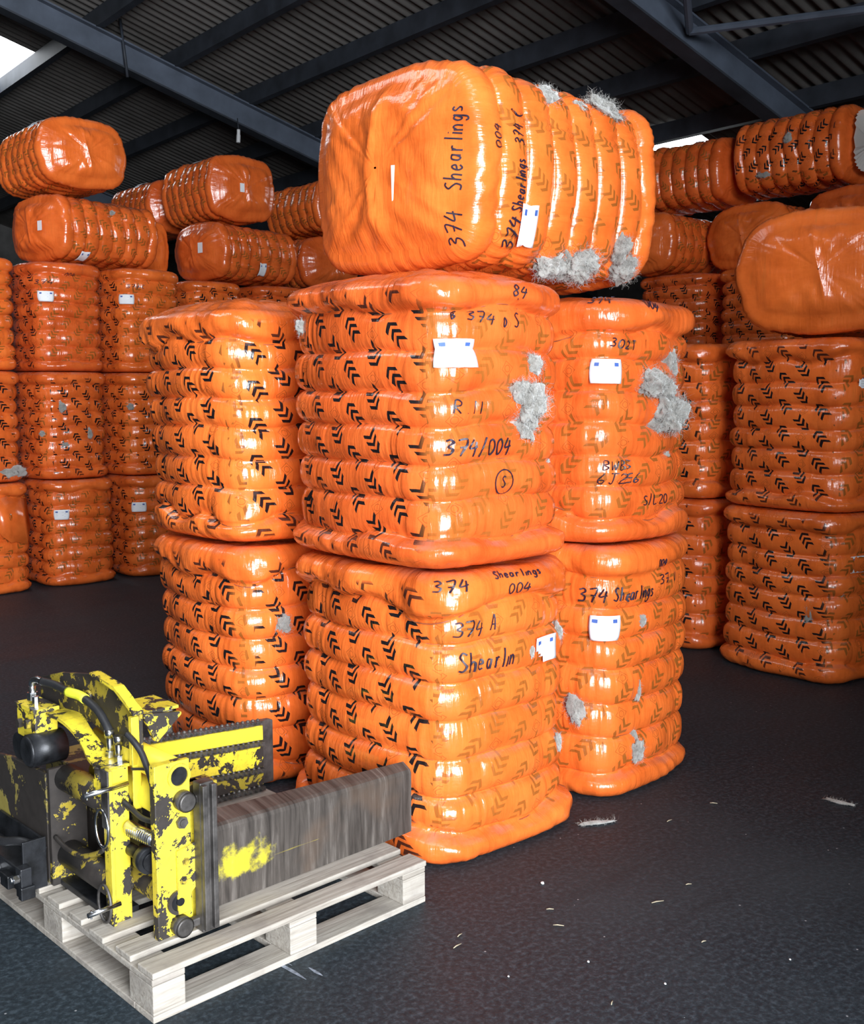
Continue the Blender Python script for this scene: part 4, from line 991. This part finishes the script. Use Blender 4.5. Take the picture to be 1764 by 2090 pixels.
# white tag peeping out of the cap seam
tg = MB(); tg.prism([(.112, -.010), (.130, -.012), (.122, -.135), (.116, -.138)], 'z', ST.H + .093, ST.H + .0945); tg = tg.build('seam_tag', M['paper']); attach(tg, ST, TT[1], 'lie')
tuft(TT, 1.345, .700, .050, .060, .030, 51, 260); tuft(TT, 1.365, .300, .060, .110, .034, 52, 420, .2, 5); tuft(TT, 1.345, .500, .030, .035, .02, 53, 120)
tuft(TT, .715, .620, .050, .080, .050, 54, 420, .0, 5); tuft(TT, .738, .480, .070, .090, .062, 55, 520, .0, 5); tuft(TT, .750, .175, .060, .060, .055, 56, 420, .0, 5); tuft(TT, .815, .245, .060, .034, .04, 57, 300, .1)
# --- stacks behind
for k, s_, z_, w_, h_ in (('B2', .053, .627, .105, .085), ('C2', .03, .640, .105, .085), ('B0', .061, .627, .105, .085), ('C0', .03, .640, .105, .085), ('G0', .135, .690, .12, .095), ('G1', .135, .735, .12, .10)):
    sheet(BG[k], s_, z_, w_, h_, seed=60)
for k, s_, z_, w_, h_ in (('BL1', .60, .78, .12, .09), ('BL3', .69, .50, .12, .09), ('UR1', -.506, .752, .13, .10), ('TL2b', -.466, .642, .13, .10), ('TL2', -.49, .62, .13, .10), ('TL', -.46, .74, .14, .10)):
    sheet(BG[k], s_, z_, w_, h_, turn=True, seed=61)
for k, l in {'B1': [(.115, .622, .035, .045), (.362, .388, .028, .05), (-.025, .394, .026, .024), (.14, .30, .03, .02)], 'C1': [(.02, .615, .03, .03)], 'A1': [(.50, .095, .12, .050), (.40, .09, .07, .04)],
             'G0': [(-.111, .401, .032, .060), (.038, .542, .020, .036), (-.298, .677, .022, .034), (.031, .416, .014, .03), (-.11, .35, .03, .03)], 'G1': [(-.276, .155, .052, .026)], 'UR2': [(-.277, .539, .045, .04), (-.045, .298, .03, .07)], 'BL1': [(1.0, .5, .02, .03)]}.items():
    for i, (s_, z_, w_, h_) in enumerate(l): tuft(BG[k], s_, z_, w_, h_, min(w_, h_) * .7, 70 + i + ord(k[0]), 70, .3, 3)
write(BG['B2'], '374', -.02, .73, .03, .10, seed=71); write(BG['B2'], '004', .20, .80, .03, .28, seed=72); write(BG['C2'], '374 C', .03, .74, .03, .17, seed=73); write(BG['G1'], '42', .07, .84, .045, .14, seed=74); write(BG['G0'], '42', .07, .80, .045, .14, seed=75)
flap(BG['A0'], [(.22, .80, 0), (.28, .80, .004), (.34, .81, .008), (.40, .80, .012), (.46, .79, .012), (.52, .78, .006), (.22, .60, .012), (.28, .50, .03), (.34, .42, .045), (.40, .46, .03), (.46, .40, .05), (.52, .53, .03)], .006)
# --- end tags on caps of lying bales
def cap_tag(rec, x, y, w, h):
    S, e, body, mode = rec
    mb = MB(); mb.box(x - w/2, x + w/2, y - h/2, y + h/2, S.H + S.crown + .010, S.H + S.crown + .0115); attach(mb.build('end_tag', M['paper']), S, e, 'lie')
cap_tag(BG['TL2'], -.06, -.01, .05, .075); cap_tag(BG['BL3'], .12, .02, .07, .10); cap_tag(BG['BL1'], .16, .0, .06, .08)

# ================================================================== SMALL THINGS
M['straw'] = plain('pale_straw', (.42, .37, .26), .7, 0, .2)
M['fleck'] = plain('white_fleck', (.62, .62, .62), .8, 0, .1)
M['chalk'] = plain('chalky_scuff', (.20, .225, .27), .9, 0, .35, 40)
M['white'] = plain('white_plastic', (.72, .73, .74), .5, 0, .05)
# loose straws and wool flecks on the floor
for i, (x, y, L, a) in enumerate([(.743, 3.384, .046, 20), (.383, 3.333, .024, 2), (.398, 3.226, .034, -8), (.077, 3.10, .036, 48), (.086, 3.165, .024, 55), (.875, 3.511, .022, 15), (.495, 2.794, .02, 70), (.83, 3.126, .018, 30), (1.15, 4.24, .03, -12), (.93, 4.06, .03, 40)]):
    mb = MB(); mb.tube([(-L/2, 0, .0025), (-L*.1, .0012, .0035), (L/2, 0, .0025)], [.0014, .0020, .0012], 6)
    setp(mb.build('straw_fragment', M['straw'], loc=(x, y, 0), rot=(0, 0, R_(a))), 'short pale straw lying on the dark floor', 'straw', 'loose straws on the floor')
bm_ = bmesh.new(); bmesh.ops.create_icosphere(bm_, subdivisions=2, radius=.0055)
for v in bm_.verts: v.co *= 1 + .5 * mnoise.noise(v.co * 260); v.co.z *= .6
fm = bpy.data.meshes.new('wool_fleck'); bm_.to_mesh(fm); bm_.free()
for x, y, k in ((.378, 3.519, 1.25), (.461, 3.01, .75), (.662, 2.891, .7), (1.06, 3.023, .6), (.22, 2.93, .6)):
    o = link('wool_fleck', fm, M['fleck'], loc=(x, y, .0028 * k)); o.scale = (k, k, k)
    setp(o, 'tiny white wool fleck on the dark floor', 'fleck', 'wool flecks on the floor')
# flattened wisps of wool on the floor beside the right front stack
def wisp(x, y, L, wd, a, label, seed):
    o = link('wool_wisp', wool_mesh(seed, L/2, wd/2, .006, 3, .38, 60), loc=(x, y, .0055), rot=(0, 0, R_(a))); setp(o, label, 'wool', 'wool wisps on the floor')
wisp(.640, 4.035, .15, .032, 14, 'flattened grey wool wisp on the floor in front of the right front stack', 301)
wisp(1.665, 4.245, .13, .020, -40, 'thin grey wool wisp on the floor at the far right', 302)
# chalky scrape marks beside the pallet (flush with the floor)
for pts in ([(-.52, 3.06), (-.46, 3.01), (-.40, 2.955), (-.36, 2.915)], [(-.36, 2.98), (-.335, 2.955), (-.315, 2.935)], [(-.45, 3.03), (-.41, 2.99)]):
    V = []; F = []
    for i, (x, y) in enumerate(pts):
        wd = .0045 if 0 < i < len(pts) - 1 else .001; V += [(x + wd, y + wd, .0006), (x - wd, y - wd, .0006)]
        if i: F.append((2*i - 2, 2*i - 1, 2*i + 1, 2*i))
    o = link('scuff', np_mesh('scuff', V, F, False), M['chalk']); o['kind'] = 'structure'; o['label'] = 'pale chalky scrape mark on the floor beside the pallet'
# white cable end dangling from the near rafter
mb = MB(); mb.tube([(6.77, 12.42, 5.07), (6.772, 12.40, 4.92)], .006, 6); mb.build('cable', M['darksteel'], ceil)
mb = MB(); mb.tube(spline([(6.772, 12.40, 4.93), (6.77, 12.40, 4.86), (6.765, 12.40, 4.77)]), [.022]*8 + [.026]*8 + [.024], 10); mb.build('cable_end', M['white'], ceil)
# pale pleated film over the end of the high far right bale
def pleat_mat():
    m, t, b = mat_new('pale_pleated_film'); g = G(t); b.inputs['Base Color'].default_value = (.80, .80, .76, 1); b.inputs['Roughness'].default_value = .3
    b.inputs['Transmission Weight'].default_value = .35
    return m
M['pleat'] = pleat_mat()
pe = BG['UR2'][1]
V = []; F = []; S_ = LY[2][0]; NP = 60
for i in range(NP):
    t_ = 2 * math.pi * i / NP; rr = 1 + (.10 if i % 2 else -.02)
    for k in (.08, .5, .97): V.append((S_.a * k * math.copysign(abs(math.cos(t_))**.5, math.cos(t_)) * .98, S_.b * k * math.copysign(abs(math.sin(t_))**.5, math.sin(t_)) * .98, S_.H + S_.crown + .012 + .02 * (1 - k) + (.016 if i % 2 else 0) * k))
for i in range(NP):
    for k in range(2): a_, b_ = 3*i + k, 3*((i+1) % NP) + k; F.append((a_, a_ + 1, b_ + 1, b_))
pl = link('pleated_end', np_mesh('pleated_end', V, F, False), M['pleat']); attach(pl, S_, pe, 'lie')
